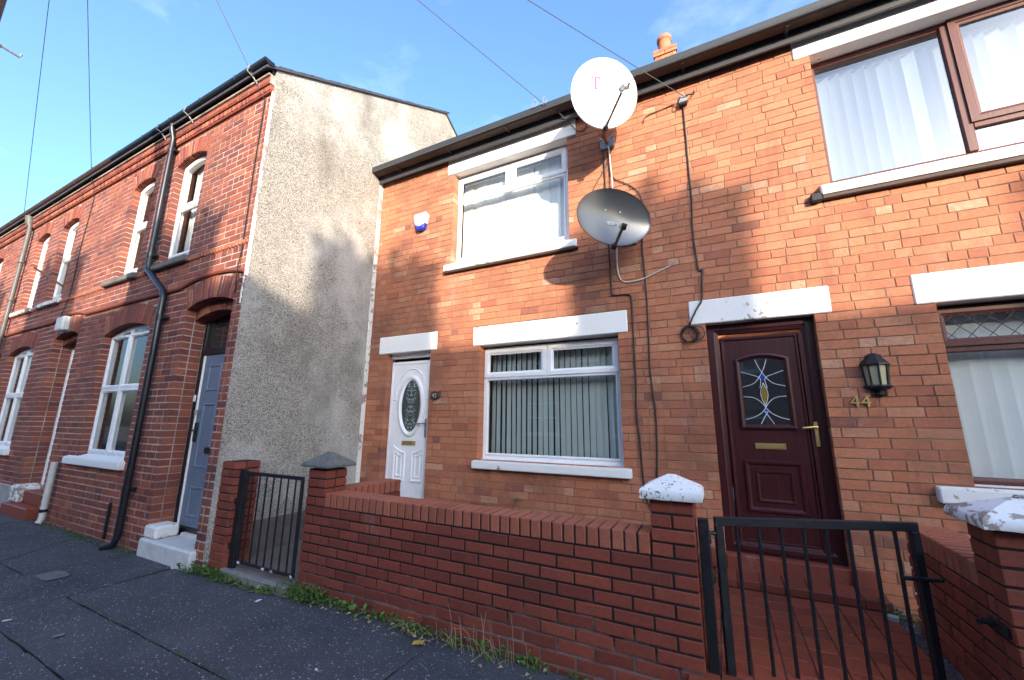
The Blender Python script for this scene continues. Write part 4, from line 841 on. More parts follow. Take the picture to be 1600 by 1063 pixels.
# ================================================================== HOUSES ACROSS THE STREET (they shade and reflect)
stacks = [(-28.5, 1.5, .9), (-24.8, 1.5, 1.0), (-21.0, 1.5, 1.0), (-17.2, 1.5, 1.0), (-13.4, 1.5, 1.0), (-9.6, 1.5, 1.0), (-5.8, 1.5, 1.0), (-2.0, 1.5, 1.0), (1.9, 1.75, 1.05), (6.1, 1.45, .82), (9.48, 1.6, 1.15), (13.34, 1.36, 1.3), (17.0, 1.5, 1.0), (20.8, 1.5, 1.0), (24.6, 1.5, 1.0)]
OY, OR, OE = -8.0, -11.7, 5.5; OZ = 2.34+TZ*(YF-OR)
prev = -32.3
for cx, cw, ch in stacks:
    h = thing('terraced_house', 'brick terraced house across the street behind the viewer', 'house', ((prev+cx)/2, OY, 0), 'terraced houses across the street')
    x0, x1 = prev, cx; prev = cx; w = x1-x0
    holes = [(x0+.4, x0+1.25, .0, 2.2), (x0+1.8, x1-.45, .95, 2.3), (x0+.45, x0+1.4, 3.3, 4.75), (x1-1.6, x1-.55, 3.3, 4.75)]
    xs = sorted({x0, x1, *[q[0] for q in holes], *[q[1] for q in holes]}); zs = sorted({-.2, OE, *[q[2] for q in holes], *[q[3] for q in holes]}); mb = MB()
    for a, b in zip(xs, xs[1:]):
        for c, d in zip(zs, zs[1:]):
            if not any(q[0] < (a+b)/2 < q[1] and q[2] < (c+d)/2 < q[3] for q in holes): mb.poly([(a, OY, c), (b, OY, c), (b, OY, d), (a, OY, d)])
    mb.poly([(x0, -15.4, -.2), (x1, -15.4, -.2), (x1, -15.4, OE), (x0, -15.4, OE)]); mb.build('wall', 'brick_red', h)
    MB().box(x0, x1, OY-.9, OY-.85, -.2, OE).build('partition', 'room_dark', h)
    for k, q in enumerate(holes):
        if k: 
            f = MB().box(q[0], q[1], OY-.12, OY-.1, q[2], q[3]).build('window', 'dark_glass', h)
            for a in (q[0], (q[0]+q[1])/2-.03, q[1]-.06): MB().box(a, a+.06, OY-.1, OY-.06, q[2], q[3]).build('glazing_bar', 'upvc_white', f)
            for a in (q[2], (q[2]+q[3])/2, q[3]-.06): MB().box(q[0], q[1], OY-.1, OY-.064, a, a+.06).build('glazing_bar', 'upvc_white', f)
            MB().box(q[0]-.1, q[1]+.1, OY-.1, OY+.06, q[2]-.1, q[2]-.005).build('window_sill', 'white_masonry', h)
        else: MB().box(q[0], q[1], OY-.15, OY-.1, q[2], q[3]).build('front_door', 'upvc_white' if int(cx*10) % 2 else 'door_maroon', h)
    S = [(OY+.25, OE-.05), (OR, OZ), (-15.6, OE), (-15.6, OE-.08), (OR, OZ-.12), (OY+.25, OE-.13)]
    MB().loops([[(x0, a, b) for a, b in S], [(x1, a, b) for a, b in S]], cap0=True, cap1=True).build('roof', 'slate', h)
    ck_ = MB().box(cx-cw/2, cx+cw/2, OR-.28, OR+.28, OZ-.5, OZ+ch-.12).box(cx-cw/2-.05, cx+cw/2+.05, OR-.33, OR+.33, OZ+ch-.119, OZ+ch).build('chimney', 'brick_orange', h)
    n = 4 if cw > 1.4 else 3
    for k in range(n):
        px_ = cx-cw/2+cw*(k+.5)/n; MB().tube([(px_, OR, OZ+ch), (px_, OR, OZ+ch+.26+.08*((k*7+int(cx)) % 3))], [.12, .10], 10).build('chimney_pot', 'terracotta', ck_)
# ================================================================== FITTINGS ON THE HOUSES
def path(pts, n=4):
    P = [Vector(p) for p in pts]; out_ = []
    for k in range(len(P)-1):
        p0, p1, p2, p3 = P[max(0, k-1)], P[k], P[k+1], P[min(len(P)-1, k+2)]
        for q in range(n):
            t = q/n; out_.append(.5*(2*p1+(p2-p0)*t+(2*p0-5*p1+4*p2-p3)*t*t+(3*p1-p0-3*p2+p3)*t**3))
    return out_+[P[-1]]
def dish(label, c, rx, rz, n, a, b, mat, wall, armmat, feed_d, feed_ab, lnb, depth=.055, logo=False):
    c, n, a, b = Vector(c), Vector(n), Vector(a), Vector(b)
    t = thing('satellite_dish', label, 'satellite dish', c, 'satellite dishes on the orange brick wall')
    mb = MB(); K = 56; rows = []
    prof = [(.0, 0.), (.15, .02), (.3, .09), (.45, .2), (.6, .36), (.75, .56), (.88, .77), (.965, .93)]
    P = lambda r, q, d: [c+a*(rx*r*math.cos(2*math.pi*k/K))+b*(rz*r*math.sin(2*math.pi*k/K))+n*d for k in range(K)]
    rim = depth
    L = [P(max(r, .001), 0, q*depth-depth) for r, q in prof]+[P(.985, 0, 0), P(1., 0, .004), P(1.006, 0, -.004), P(1.0, 0, -.014), P(.97, 0, -.012)]+[P(max(r, .001), 0, q*depth-depth-.008) for r, q in prof[::-1]]
    mb.loops(L, cap0=True, cap1=True); mb.build('reflector', mat, t, smooth=True)
    wv = Vector(wall); back = c-n*(depth+.02)
    br = MB().box(-.07, .07, -.035, .035, -.08, .08, c=.006); me = br.mesh('bracket', 'galvanised'); o = bpy.data.objects.new('bracket', me); COL.objects.link(o); o.parent = t; o.location = back-c-n*.02; o.rotation_euler = (0, 0, math.atan2(n.x, -n.y))
    elbow = back-n*.06+b*-.05
    MB().tube([back-n*.02, elbow, wv+Vector((0, -.24, .0)), wv+Vector((0, -.02, 0))] if not logo else [back-b*.1, back-b*.30-n*.03, wv+Vector((0, -.12, -.02)), wv+Vector((0, -.01, 0))], .019, 10).build('mast', armmat, t, smooth=True)
    pl = MB().box(wv.x-.085, wv.x+.085, YF-.022, YF-.004, wv.z-.075, wv.z+.075, c=.004).build('wall_plate', 'galvanised', t)
    for sx in (-.065, .065):
        for sz in (-.055, .055): MB().tube([(wv.x+sx, YF-.045, wv.z+sz), (wv.x+sx, YF-.02, wv.z+sz)], .012, 6).build('bolt', 'steel', pl)
    feed = c+a*feed_ab[0]+b*feed_ab[1]+n*feed_d; root = c-b*(rz*.97)+n*.0-a*.0
    MB().tube([root-b*.03-n*.03, root-b*.02+n*.03, feed-(feed-root).normalized()*.05], .0125 if logo else .016, 8).build('feed_arm', armmat if logo else 'black_plastic', t, smooth=True)
    MB().tube([root-b*.035, root+n*.035-b*.01], .028, 8).build('arm_clamp', 'black_metal', t)
    aim = (c-feed-b*.05).normalized(); e = aim.orthogonal().normalized()
    l_ = MB().tube([feed-aim*.055, feed-aim*.05, feed+aim*.02, feed+aim*.03], [.02, .031, .031, .022], 14).build('receiver', lnb, t, smooth=True)
    MB().tube([feed+aim*.03, feed+aim*.045, feed+aim*.05], [.03, .034, .02], 14).build('feed_horn', 'white_plastic' if logo else 'lamp_white', l_, smooth=True)
    MB().tube([feed-aim*.05+e*.02, feed-aim*.09+e*.035, feed-aim*.09-Vector((0, 0, .05))], .008, 6).build('connector', 'steel', l_)
    if logo:
        q = lambda x, z: c+a*x+b*z+n*(min(1, (math.hypot(x/rx, z/rz)))**2*depth*.98-depth+.003)
        S = .142; ox, oz = -.076, .222
        def flat(pts, name='emblem'): mb = MB(); mb.add([q(ox+x*S, oz+z*S) for x, z in pts], [tuple(range(len(pts)))]); mb.build(name, 'magenta', t)
        flat([(-.09, -.14), (.09, -.14), (.09, -.86), (.11, -.94), (.2, -.95), (.2, -1.), (-.2, -1.), (-.2, -.95), (-.11, -.94), (-.09, -.86)])
        flat([(-.33, 0), (.33, 0), (.36, -.33), (.31, -.33), (.26, -.18), (.15, -.10), (.09, -.085), (.09, -.14), (-.09, -.14), (-.09, -.085), (-.15, -.10), (-.26, -.18), (-.31, -.33), (-.36, -.33)])
        for sx in (-1, 1): flat([(sx*.27, -.55), (sx*.40, -.55), (sx*.40, -.68), (sx*.27, -.68)])
    else:
        for sx in (-.09, .09):
            for sz in (-.045, .075):
                p = c+a*sx*(.9 if sz > 0 else .55)+b*sz+n*(-depth+.008); MB().tube([p-n*.004, p+n*.006], .009, 8).build('rivet', 'steel', t)
    return t
dish('large white satellite dish with a faded magenta emblem, mounted above the grey dish', (-.817, 3.69, 4.832), .3523, .4198, (.4635, -.8844, -.055), (.8856, .4645, 0), (.0256, -.0487, .9985), 'dish_white', (-.915, YF, 4.60), 'rust_arm', .35, (.105, -.235), 'steel', logo=True)
dish('dark grey oval satellite dish hanging below the white dish', (-.768, 3.70, 3.382), .4041, .2806, (.665, -.725, -.179), (.737, .676, 0), (.121, -.132, .984), 'dish_grey', (-.73, YF, 3.36), 'black_metal', .36, (-.105, -.21), 'black_plastic')
# alarm box
al = thing('alarm_box', 'small white and blue burglar alarm box left of the upstairs white window', 'alarm', (-3.62, YF, 4.2))
def shield(x, z, w, h, k=1): return [(x-w, z+h*.75), (x-w*.8, z+h), (x+w*.8, z+h), (x+w, z+h*.75), (x+w*.62, z-h*.75), (x+w*.4, z-h), (x-w*.4, z-h), (x-w*.62, z-h*.75)]
mb = MB(); P = shield(-3.62, 4.215, .135, .155); cut = 4.165
sc_ = lambda P: [(-3.625+(x+3.62)*.88, 4.215+(z-4.215)*.84) for x, z in P]
top = [(-3.755, 4.331), (-3.728, 4.37), (-3.512, 4.37), (-3.485, 4.331), (-3.520, 4.18), (-3.545, 4.155), (-3.62, 4.135), (-3.69, 4.15), (-3.722, 4.18)]
bot = [(-3.722, 4.178), (-3.69, 4.148), (-3.62, 4.133), (-3.545, 4.153), (-3.520, 4.178), (-3.545, 4.09), (-3.575, 4.062), (-3.665, 4.062), (-3.695, 4.09)]
for nm, pl, mt in (('cover', sc_(top), 'upvc_white'), ('base', sc_(bot), 'alarm_blue')):
    MB().loops([[(x, YF-.004, z) for x, z in pl], [(x, YF-.062, z) for x, z in pl], [(x, YF-.075, z) for x, z in inset(pl, .012)]], cap0=True, cap1=True).build(nm, mt, al)
# wall lantern of 44
wl_ = thing('wall_lantern', 'black half lantern with cream panes right of the maroon door', 'lantern', (1.135, YF, 1.78))
LX = 1.137
def hexl(r, z, ry=None): return [(LX+r*math.cos(a), YF-.002+(ry or r)*1.05*math.sin(a), z) for a in [math.pi+math.pi*k/4 for k in range(5)]]
MB().loops([hexl(.002, 1.965), hexl(.03, 1.958), hexl(.055, 1.925), hexl(.098, 1.875), hexl(.098, 1.862), hexl(.06, 1.86)], cap0=True, cap1=True).build('lantern_roof', 'black_metal', wl_)
MB().loops([hexl(.055, 1.705), hexl(.088, 1.703), hexl(.095, 1.69), hexl(.07, 1.672), hexl(.03, 1.662), hexl(.028, 1.645), hexl(.036, 1.63), hexl(.02, 1.612), hexl(.003, 1.607)], cap0=True, cap1=True).build('lantern_base', 'black_metal', wl_)
tp_, bt_ = hexl(.082, 1.862), hexl(.071, 1.703)
for k in range(5): MB().tube([tp_[k], bt_[k]], .0075, 5).build('lantern_bar', 'black_metal', wl_)
tp_, bt_ = hexl(.079, 1.86), hexl(.068, 1.704)
for k in range(4): MB().poly([bt_[k], bt_[k+1], tp_[k+1], tp_[k]]).build('lantern_pane', 'lantern_glass', wl_)
MB().box(LX-.05, LX+.05, YF-.012, YF-.003, 1.62, 1.95, c=.004).build('back_plate', 'black_metal', wl_)
# numerals and plaque
nm = thing('house_number', 'brass numerals 44 screwed to the bricks under the lantern', 'number', (1.01, YF, 1.57))
for x in (.975, 1.045): put_text('4', .135, .006, x, YF-.010, 1.572, 'brass', nm, 'numeral')
pq = thing('house_number', 'dark oval plaque numbered 42 beside the white door', 'number', (-3.25, YF, 1.72))
MB().loops([[(x, YF-d, z) for x, z in ellipse(-3.252, 1.722, r, r*.78, 24)] for d, r in ((.002, .074), (.014, .074), (.022, .062), (.022, .02))], cap1=True).build('plate', 'plaque', pq, smooth=True)
put_text('42', .076, .003, -3.252, YF-.024, 1.722, 'numeral_cream', pq, 'numeral')
MB().tube([(-3.20, YF-.01, 1.75), (-3.16, YF-.02, 1.78), (-3.165, YF-.02, 1.70)], .012, 6).build('bracket', 'plaque', pq)
# ---- cables on the wall
def cable(name, label, pts, r, mat, cat='cable', n=4, group=None, wob=.0):
    rg = random.Random(len(pts)*7+int(pts[0][0]*100)); P = path(pts, n)
    if wob: P = [p+Vector((rg.uniform(-wob, wob), 0, rg.uniform(-wob, wob))) for p in P]
    return tag(MB().tube(P, r, 6).build(name, mat, None, smooth=True), label, cat, group)
yc = YF-.012
jb = thing('junction_box', 'small black cable bracket under the gutter where the wire reaches the wall', 'bracket', (-.075, YF, 4.85))
MB().prism([(-.12, 4.80), (-.03, 4.80), (-.075, 4.92)], YF-.05, YF-.003).build('bracket_plate', 'galvanised', jb); MB().tube([(-.075, YF-.02, 4.86), (-.02, YF-.06, 4.855), (.03, YF-.03, 4.86), (.035, YF-.03, 4.90)], .008, 6).build('hook', 'black_metal', jb)
MB().box(-.12, -.04, YF-.055, YF-.003, 4.765, 4.80, c=.006).build('clamp', 'black_metal', jb)
cable('wall_cable', 'black cable running down from the gutter bracket to the coil beside the maroon door', [(-.08, yc, 4.77), (-.082, yc, 4.2), (-.08, yc, 3.63), (-.095, yc, 3.3), (-.076, yc, 2.90), (-.045, yc, 2.88), (-.055, yc, 2.72), (-.07, YF-.028, 2.575), (-.13, YF-.026, 2.47), (-.19, YF-.026, 2.35), (-.2, yc, 2.31)], .0085, 'cable_black', wob=.002)
ci = thing('cable_coil', 'coil of spare black cable hanging beside the corner of the flaking lintel', 'cable', (-.2, YF, 2.24))
for k, (x, z, r) in enumerate([(-.21, 2.245, .075), (-.205, 2.248, .080), (-.21, 2.24, .07), (-.135, 2.245, .066), (-.19, 2.236, .076)]): MB().tube([(x+r*math.cos(q*math.pi/12)*(.98+.03*math.sin(q+k)), YF-.012-.006*k, z+r*math.sin(q*math.pi/12)) for q in range(25)], .005, 6).build('cable_turn', 'cable_black', ci, smooth=True)
cable('wall_cable', 'long thin black cable running straight down from the grey dish to the white capped pier', [(-.59, yc, 3.34), (-.592, yc, 3.14), (-.582, yc, 2.58), (-.592, yc, 1.90), (-.566, yc, 1.53), (-.57, yc, 1.2), (-.59, yc, .75), (-.58, yc, .3)], .0075, 'cable_black', wob=.002)
cable('wall_cable', 'black cable with a sideways bend above the end of the white lintel', [(-.955, yc, 4.75), (-.96, yc, 4.3), (-.955, yc, 3.6), (-.945, yc, 3.1), (-.94, yc, 2.80), (-.925, yc, 2.745), (-.85, yc, 2.735), (-.76, yc, 2.725), (-.735, yc, 2.66), (-.735, yc, 2.36), (-.734, yc, 1.83), (-.745, yc, 1.53), (-.728, yc, 1.2), (-.715, yc, .9), (-.69, yc, .68), (-.62, YF-.03, .60), (-.56, YF-.05, .66), (-.50, YF-.04, .70)], .0085, 'cable_black', wob=.002)
cable('wall_cable', 'white cable from the white dish looping under the grey dish and ending on the bricks', [(-.90, yc-.01, 4.55), (-.885, yc-.02, 4.3), (-.87, YF-.05, 4.0), (-.87, YF-.06, 3.55), (-.86, YF-.03, 3.25), (-.865, yc, 3.03), (-.83, yc, 2.90), (-.75, yc, 2.865), (-.6, yc, 2.88), (-.42, yc, 2.945), (-.335, yc, 2.975), (-.30, yc-.02, 3.0)], .0075, 'cable_white')
cable('wall_cable', 'loose dark cable looping left between the two satellite dishes', [(-.91, yc, 4.5), (-.93, yc, 4.33), (-1.05, yc-.02, 4.12), (-1.1, yc-.03, 3.98), (-1.02, yc, 3.86), (-.98, yc, 3.80)], .005, 'cable_black')
cable('wall_cable', 'loose dark cable sagging right from the white dish behind the grey dish', [(-.90, yc, 4.45), (-.91, yc, 4.30), (-.86, yc, 4.13), (-.70, yc, 4.0), (-.60, yc, 3.88), (-.565, yc, 3.72), (-.575, yc, 3.4)], .005, 'cable_black')
cable('wall_cable', 'thin dark cable along the bricks from the white dish to the gutter bracket', [(-.50, yc, 4.72), (-.47, yc, 4.79), (-.3, yc, 4.815), (-.18, yc, 4.83), (-.17, yc-.02, 4.78), (-.13, yc-.03, 4.76), (-.10, yc, 4.80)], .005, 'cable_black')
cable('wall_cable', 'black cable curling from the left end of the white dish over the lintel', [(-1.5, 4.0, 5.16), (-1.38, 4.12, 5.03), (-1.27, yc-.02, 4.885), (-1.19, yc-.02, 4.85), (-1.15, yc-.02, 4.90), (-1.16, yc, 4.95)], .0065, 'cable_black')
cable('wall_cable', 'black cable clipped down the right end of the red terrace front', [(-4.72, YT-.03, 5.5), (-4.70, YT-.05, 5.37), (-4.62, YT-.012, 5.22), (-4.60, YT-.012, 5.10), (-4.61, YT-.012, 4.3), (-4.6, YT-.012, 3.3), (-4.58, YT-.036, 3.0), (-4.60, YT-.012, 2.75)], .006, 'cable_black', wob=.002)
cable('wall_cable', 'thin cable dropping from the gutter beside the second terrace house window', [(-9.44, YT-.07, 5.48), (-9.43, YT-.05, 5.35), (-9.44, YT-.012, 5.2), (-9.45, YT-.012, 4.9), (-9.5, YT-.012, 4.2), (-9.47, YT-.012, 3.45), (-9.55, YT-.04, 3.0)], .006, 'cable_black', wob=.003)
tag(MB().tube([(-10.28, YT-.30, 3.93), (-9.93, YT, 3.63)], .018, 8).build('iron_hook', 'rust_arm'), 'rusty iron bar sticking out between the second terrace house windows', 'bar')
lb = thing('light_box', 'small white box lamp fixed to the arch over the second terrace door', 'lamp', (-9.28, YT, 2.9)); MB().box(-9.45, -9.15, YT-.10, YT-.005, 2.765, 3.0, c=.02).build('lamp_cover', 'lamp_white', lb); MB().box(-9.46, -9.14, YT-.012, YT-.002, 2.75, 3.01).build('back_plate', 'steel', lb)
tag(MB().box(-5.59, -5.55, 2.585, 2.6, 1.60, 1.68, c=.006).build('door_bell', 'white_plastic'), 'small white door bell on the black frame of the grey-blue door', 'bell')
# ---- pipes
dp = thing('downpipe', 'black plastic downpipe kinking sideways down the red terrace front', 'pipe', (-6.2, 2.3, 0))
Y1 = YT-.068
MB().tube([(-6.66, 2.26, 5.56), (-6.66, 2.26, 5.47), (-6.665, Y1, 5.33), (-6.665, Y1, 5.2), (-6.655, Y1, 4.3), (-6.645, Y1, 3.42), (-6.62, Y1, 3.33), (-6.10, Y1, 2.97), (-6.06, Y1, 2.88), (-6.055, Y1, 2.2), (-6.055, Y1, .12), (-6.07, Y1-.02, .04), (-6.14, Y1-.09, .01)], .036, 14).build('pipe', 'black_plastic', dp, smooth=True)
for x, z in ((-6.665, 5.15), (-6.645, 3.55), (-6.055, 2.62), (-6.055, .62)):
    MB().tube([(x, Y1, z-.03), (x, Y1, z+.03)], .042, 14).build('pipe_collar', 'black_plastic', dp, smooth=True); MB().box(x-.07, x+.075, Y1+.01, YT-.004, z-.014, z+.014).build('pipe_clip', 'black_plastic', dp)
dp2 = thing('downpipe', 'weathered grey downpipe with a hopper head on the far terrace house', 'pipe', (-12.3, 2.3, 0)); Y2 = YT-.07
MB().tube([(-12.42, 2.27, 5.55), (-12.42, Y2, 5.4), (-12.36, Y2, 5.15), (-12.33, Y2, 3.4), (-12.33, Y2, .0)], .036, 12).build('pipe', 'grey_pipe', dp2, smooth=True); MB().tube([(-12.42, 2.27, 5.50), (-12.42, 2.29, 5.36), (-12.40, Y2, 5.28)], [.075, .07, .045], 12).build('hopper', 'grey_pipe', dp2, smooth=True)
for z in (4.5, 3.7, 2.6): MB().tube([(-12.33, Y2, z-.03), (-12.33, Y2, z+.03)], .052, 12).build('pipe_collar', 'grey_pipe', dp2, smooth=True)
wp = thing('waste_pipe', 'short pale waste pipe standing against the terrace between the two doors', 'pipe', (-8.28, 2.3, 0)); MB().tube([(-8.28, Y2, .80), (-8.28, Y2, .06), (-8.27, Y2-.03, .01)], .038, 12).build('pipe', 'cream_pipe', wp, smooth=True); MB().tube([(-8.28, Y2, .15), (-8.28, Y2, .19)], .046, 12).build('pipe_collar', 'black_plastic', wp)
tag(MB().box(-6.54, -6.505, YT-.03, YT-.004, .02, .42, c=.004).build('metal_strip', 'black_metal'), 'dark metal strip standing against the bricks left of the downpipe foot', 'strip')
# ================================================================== GATES
def gate_bars(g, A, B, zt, zb, n, r, mat, sr=.02):
    A, B = Vector(A), Vector(B); ang = math.atan2(B.y-A.y, B.x-A.x); L = (B-A).length; w = wloc(g)
    def part(name, mb):
        o = bpy.data.objects.new(name, mb.mesh(name, mat)); COL.objects.link(o); o.parent = g; o.location = Vector((A.x, A.y, 0))-w; o.rotation_euler = (0, 0, ang); return o
    part('top_rail', MB().box(0, L, -sr*.5, sr*.5, zt-sr*1.1, zt+sr*.7, c=.003)); part('bottom_rail', MB().box(sr, L-sr, -sr*.5, sr*.5, zb-sr, zb+sr*.4, c=.003))
    for x in (sr*.8, L-sr*.8): part('stile', MB().box(x-sr*.8, x+sr*.8, -sr*.6, sr*.6, zb-.02, zt-sr*1.1, c=.003))
    me = MB().tube([(0, 0, zb), (0, 0, zt-sr)], r, 6).mesh('bar', mat)
    for k in range(1, n+1):
        o = bpy.data.objects.new('bar', me); COL.objects.link(o); o.parent = g; q = A+(B-A)*(k/(n+1)); o.location = Vector((q.x, q.y, 0))-w; o.rotation_euler = (0, 0, ang)
    return part
g1 = thing('garden_gate', 'small black iron gate, its bottom rail chipped white, beside the terrace gable', 'gate', (-4.2, 2.5, 0), 'black iron garden gates')
pt = gate_bars(g1, (-4.175, 2.50, 0), (-3.335, 2.50, 0), .887, .10, 7, .0085, 'black_metal', .018)
MB().box(-4.245, -4.165, 2.47, 2.505, .02, .92, c=.004).build('gate_post', 'black_metal', g1); MB().box(-4.262, -4.23, 2.455, 2.475, .60, .65).build('hinge', 'black_metal', g1); MB().box(-4.262, -4.23, 2.455, 2.475, .2, .25).build('hinge', 'black_metal', g1)
for x in (-3.36, -3.63, -3.75, -4.12): MB().box(x-.02, x+.02, 2.488, 2.512, .078, .102, c=.005).build('paint_chip', 'white_flaking', g1)
g2 = thing('garden_gate', 'wider black iron gate standing ajar in front of the tiled path', 'gate', (-.09, 2.62, 0), 'black iron garden gates')
GA, GB = (-.083, 2.62, 0), (.872, 3.005, 0)
pt = gate_bars(g2, GA, GB, .868, .02, 8, .0092, 'black_metal', .026)
pt('latch', MB().tube([(.90, -.02, .62), (1.09, -.02, .615)], .011, 8)); 
for z in (.8, .12): pt('hinge', MB().tube([(-.035, 0, z-.05), (-.035, 0, z), (0, 0, z)], .013, 8))
gpost = tag(MB().box(-.166, -.112, 2.585, 2.64, -.05, .872, c=.004).build('gate_post', 'black_metal'), 'flat black iron post bolted to the white capped pier', 'post')
lk = thing('gate_catch', 'small dark iron catch sticking out of the right hand brick pier', 'catch', (1.0, 2.7, .55)); MB().tube([(1.0, 2.74, .535), (.955, 2.74, .54), (.94, 2.72, .538)], .012, 8).build('pin', 'black_metal', lk); MB().box(.985, 1.002, 2.63, 2.77, .515, .56, c=.004).build('catch_plate', 'black_metal', lk)
tag(MB().tube([(.90, 3.80, .13), (.90, 3.80, .155), (.90, 3.80, .158)], [.03, .03, .018], 12).build('drain_cap', 'concrete'), 'small round pale drain stub at the right end of the doorstep', 'drain')
# ================================================================== WIRES AND POLE
PT = Vector((0, 0, CAM_H))+Vector((-.99674, .0807, 1.3448))*5.5
pole = thing('utility_pole', 'brown wooden utility pole cut off by the left edge', 'pole', (PT.x+.01, PT.y-.03, gz(-5.5)))
MB().tube([(PT.x+.01, PT.y-.03, -.3), (PT.x+.01, PT.y-.03, 9.1)], [.145, .105], 18).build('shaft', 'wood_pole', pole, smooth=True)
MB().tube([(PT.x+.02, .50, 4.66), (PT.x+.02, .69, 4.635), (PT.x+.02, .695, 4.665)], .010, 6).build('step_iron', 'galvanised', pole); MB().tube([(PT.x+.02, .46, 4.60), (PT.x+.02, .585, 4.64)], .006, 6).build('brace', 'galvanised', pole)
MB().tube([(PT.x, PT.y-.125, 8.62), (PT.x, PT.y-.125, 8.78)], .15, 16).build('ring_head', 'galvanised', pole)
def wire(label, end, sag=.05, r=.0045, group='overhead wires'):
    A, B = PT, Vector(end); P = [A+(B-A)*(k/14)-Vector((0, 0, sag*4*(k/14)*(1-k/14))) for k in range(15)]
    return tag(MB().tube(P, r, 5).build('overhead_wire', 'wire'), label, 'wire', group)
wire('overhead wire reaching the gutter beside the grey downpipe', (-12.767, 2.25, 5.552)); wire('overhead wire reaching the gutter of the second terrace house', (-9.46, 2.29, 5.45)); wire('overhead wire reaching the gutter at the gable corner', (-4.74, 2.25, 5.513), .02)
wire('overhead wire reaching the gutter left of the white dish', (-1.611, 3.93, 5.215), .03); wire('overhead wire passing behind the white dish to the wall bracket', (-.05, 4.15, 4.84), .03)
for k, (x, y, z) in enumerate([(-1.62, 3.945, 5.24), (-1.75, 3.945, 5.245)]): tag(MB().tube([(x, y-.02, z-.04), (x+.01, y-.035, z+.02), (x+.02, y-.02, z+.07), (x+.05, y, z+.02), (x+.04, y-.03, z-.05)], .006, 5).build('wire_hook', 'galvanised'), ['looped wire hook on the gutter where a wire ends, left of the white dish', 'second looped wire hook on the gutter, farther from the white dish'][k], 'hook')
for k, (x, y, z) in enumerate([(-4.74, 2.2, 5.6), (-6.95, 2.2, 5.6), (-6.2, 2.2, 5.6)]): tag(MB().tube([(x, 2.20, 5.61), (x-.02, 2.19, 5.54), (x, 2.25, 5.50), (x+.03, 2.30, 5.42), (x, 2.32, 5.40)], .009, 6).build('wire_hook', 'galvanised'), ['pale wire hook under the gutter nearest the gable', 'pale wire hook under the gutter left of the black downpipe', 'pale wire hook under the gutter right of the black downpipe'][k], 'hook')
# ================================================================== PAVEMENT DETAILS
ac = thing('access_cover', 'small oval grey cover set in the paving near the grey-blue door', 'cover', (-5.53, 1.69, gz(-5.5)))
P = [(-5.53+.15*math.copysign(abs(math.cos(a))**.5, math.cos(a)), 1.69+.085*math.copysign(abs(math.sin(a))**.5, math.sin(a))) for a in [2*math.pi*k/32 for k in range(32)]]
MB().add([(x, y, gz(x)+.006) for x, y in P], [tuple(range(32))]).build('cover_plate', 'concrete_dark', ac); MB().loops([[(x, y, gz(x)+.003) for x, y in P], [(x, y, gz(x)+.008) for x, y in inset(P, -.004)], [(x, y, gz(x)+.004) for x, y in inset(P, -.012)]]).build('cover_rim', 'black_metal', ac)
def scrap(name, label, cat, x, y, s, mat, kind, seed):
    rg = random.Random(seed); n = 9; z = gz(x)+.008; mb = MB()
    if kind == 'leaf': P = [(s*math.cos(a)*(1-.25*abs(math.sin(2*a))), .75*s*math.sin(a)) for a in [2*math.pi*k/14 for k in range(14)]]
    else: P = [(s*q*rg.uniform(.85, 1.1), s*.7*w*rg.uniform(.85, 1.1)) for q, w in ((-1, -.7), (0, -.95), (1, -.6), (1.05, .5), (.1, .8), (-.9, .7))]
    an = rg.uniform(0, 6); P = [(p*math.cos(an)-q*math.sin(an), p*math.sin(an)+q*math.cos(an)) for p, q in P]
    hgt = [z+rg.uniform(0, .3 if kind == 'leaf' else .06)*s for _ in P]
    mb.add([(x, y, z+.05*s)]+[(x+p, y+q, h) for (p, q), h in zip(P, hgt)], [(0, k+1, (k+1) % len(P)+1) for k in range(len(P))])
    if kind == 'leaf':
        o = thing(name, label, cat, (x, y, z)); mb.build('blade', mat, o); e = P[0]; MB().tube([(x, y, z+.01), (x+e[0], y+e[1], hgt[0]+.003), (x+1.7*e[0], y+1.7*e[1], z+.002)], .0022, 5).build('stalk', 'straw', o); return o
    return tag(mb.build(name, mat), label, cat)
scrap('fallen_leaf', 'larger yellow fallen leaf lying on the paving beside the weeds', 'leaf', -1.87, 2.36, .042, 'leaf_yellow', 'leaf', 1); scrap('fallen_leaf', 'smaller yellow leaf caught at the edge of the weeds', 'leaf', -1.98, 2.43, .03, 'leaf_yellow', 'leaf', 2)
scrap('paper_scrap', 'white square of paper on the paving below the small gate', 'litter', -3.39, 2.25, .028, 'litter_white', 'paper', 3); scrap('paper_scrap', 'white fleck of litter at the left edge of the paving', 'litter', -4.60, 1.22, .024, 'litter_white', 'paper', 4)
scrap('paper_scrap', 'grey smear of paper trodden into the middle of a paving slab', 'litter', -4.0, 1.31, .03, 'concrete_mid', 'paper', 6); scrap('paper_scrap', 'tiny pale scrap of paper nearest the viewer', 'litter', -2.2, 1.86, .014, 'litter_white', 'paper', 7)
scrap('fallen_leaf', 'yellow leaf on the path behind the small gate', 'leaf', -4.0, 3.2, .03, 'leaf_yellow', 'leaf', 8)
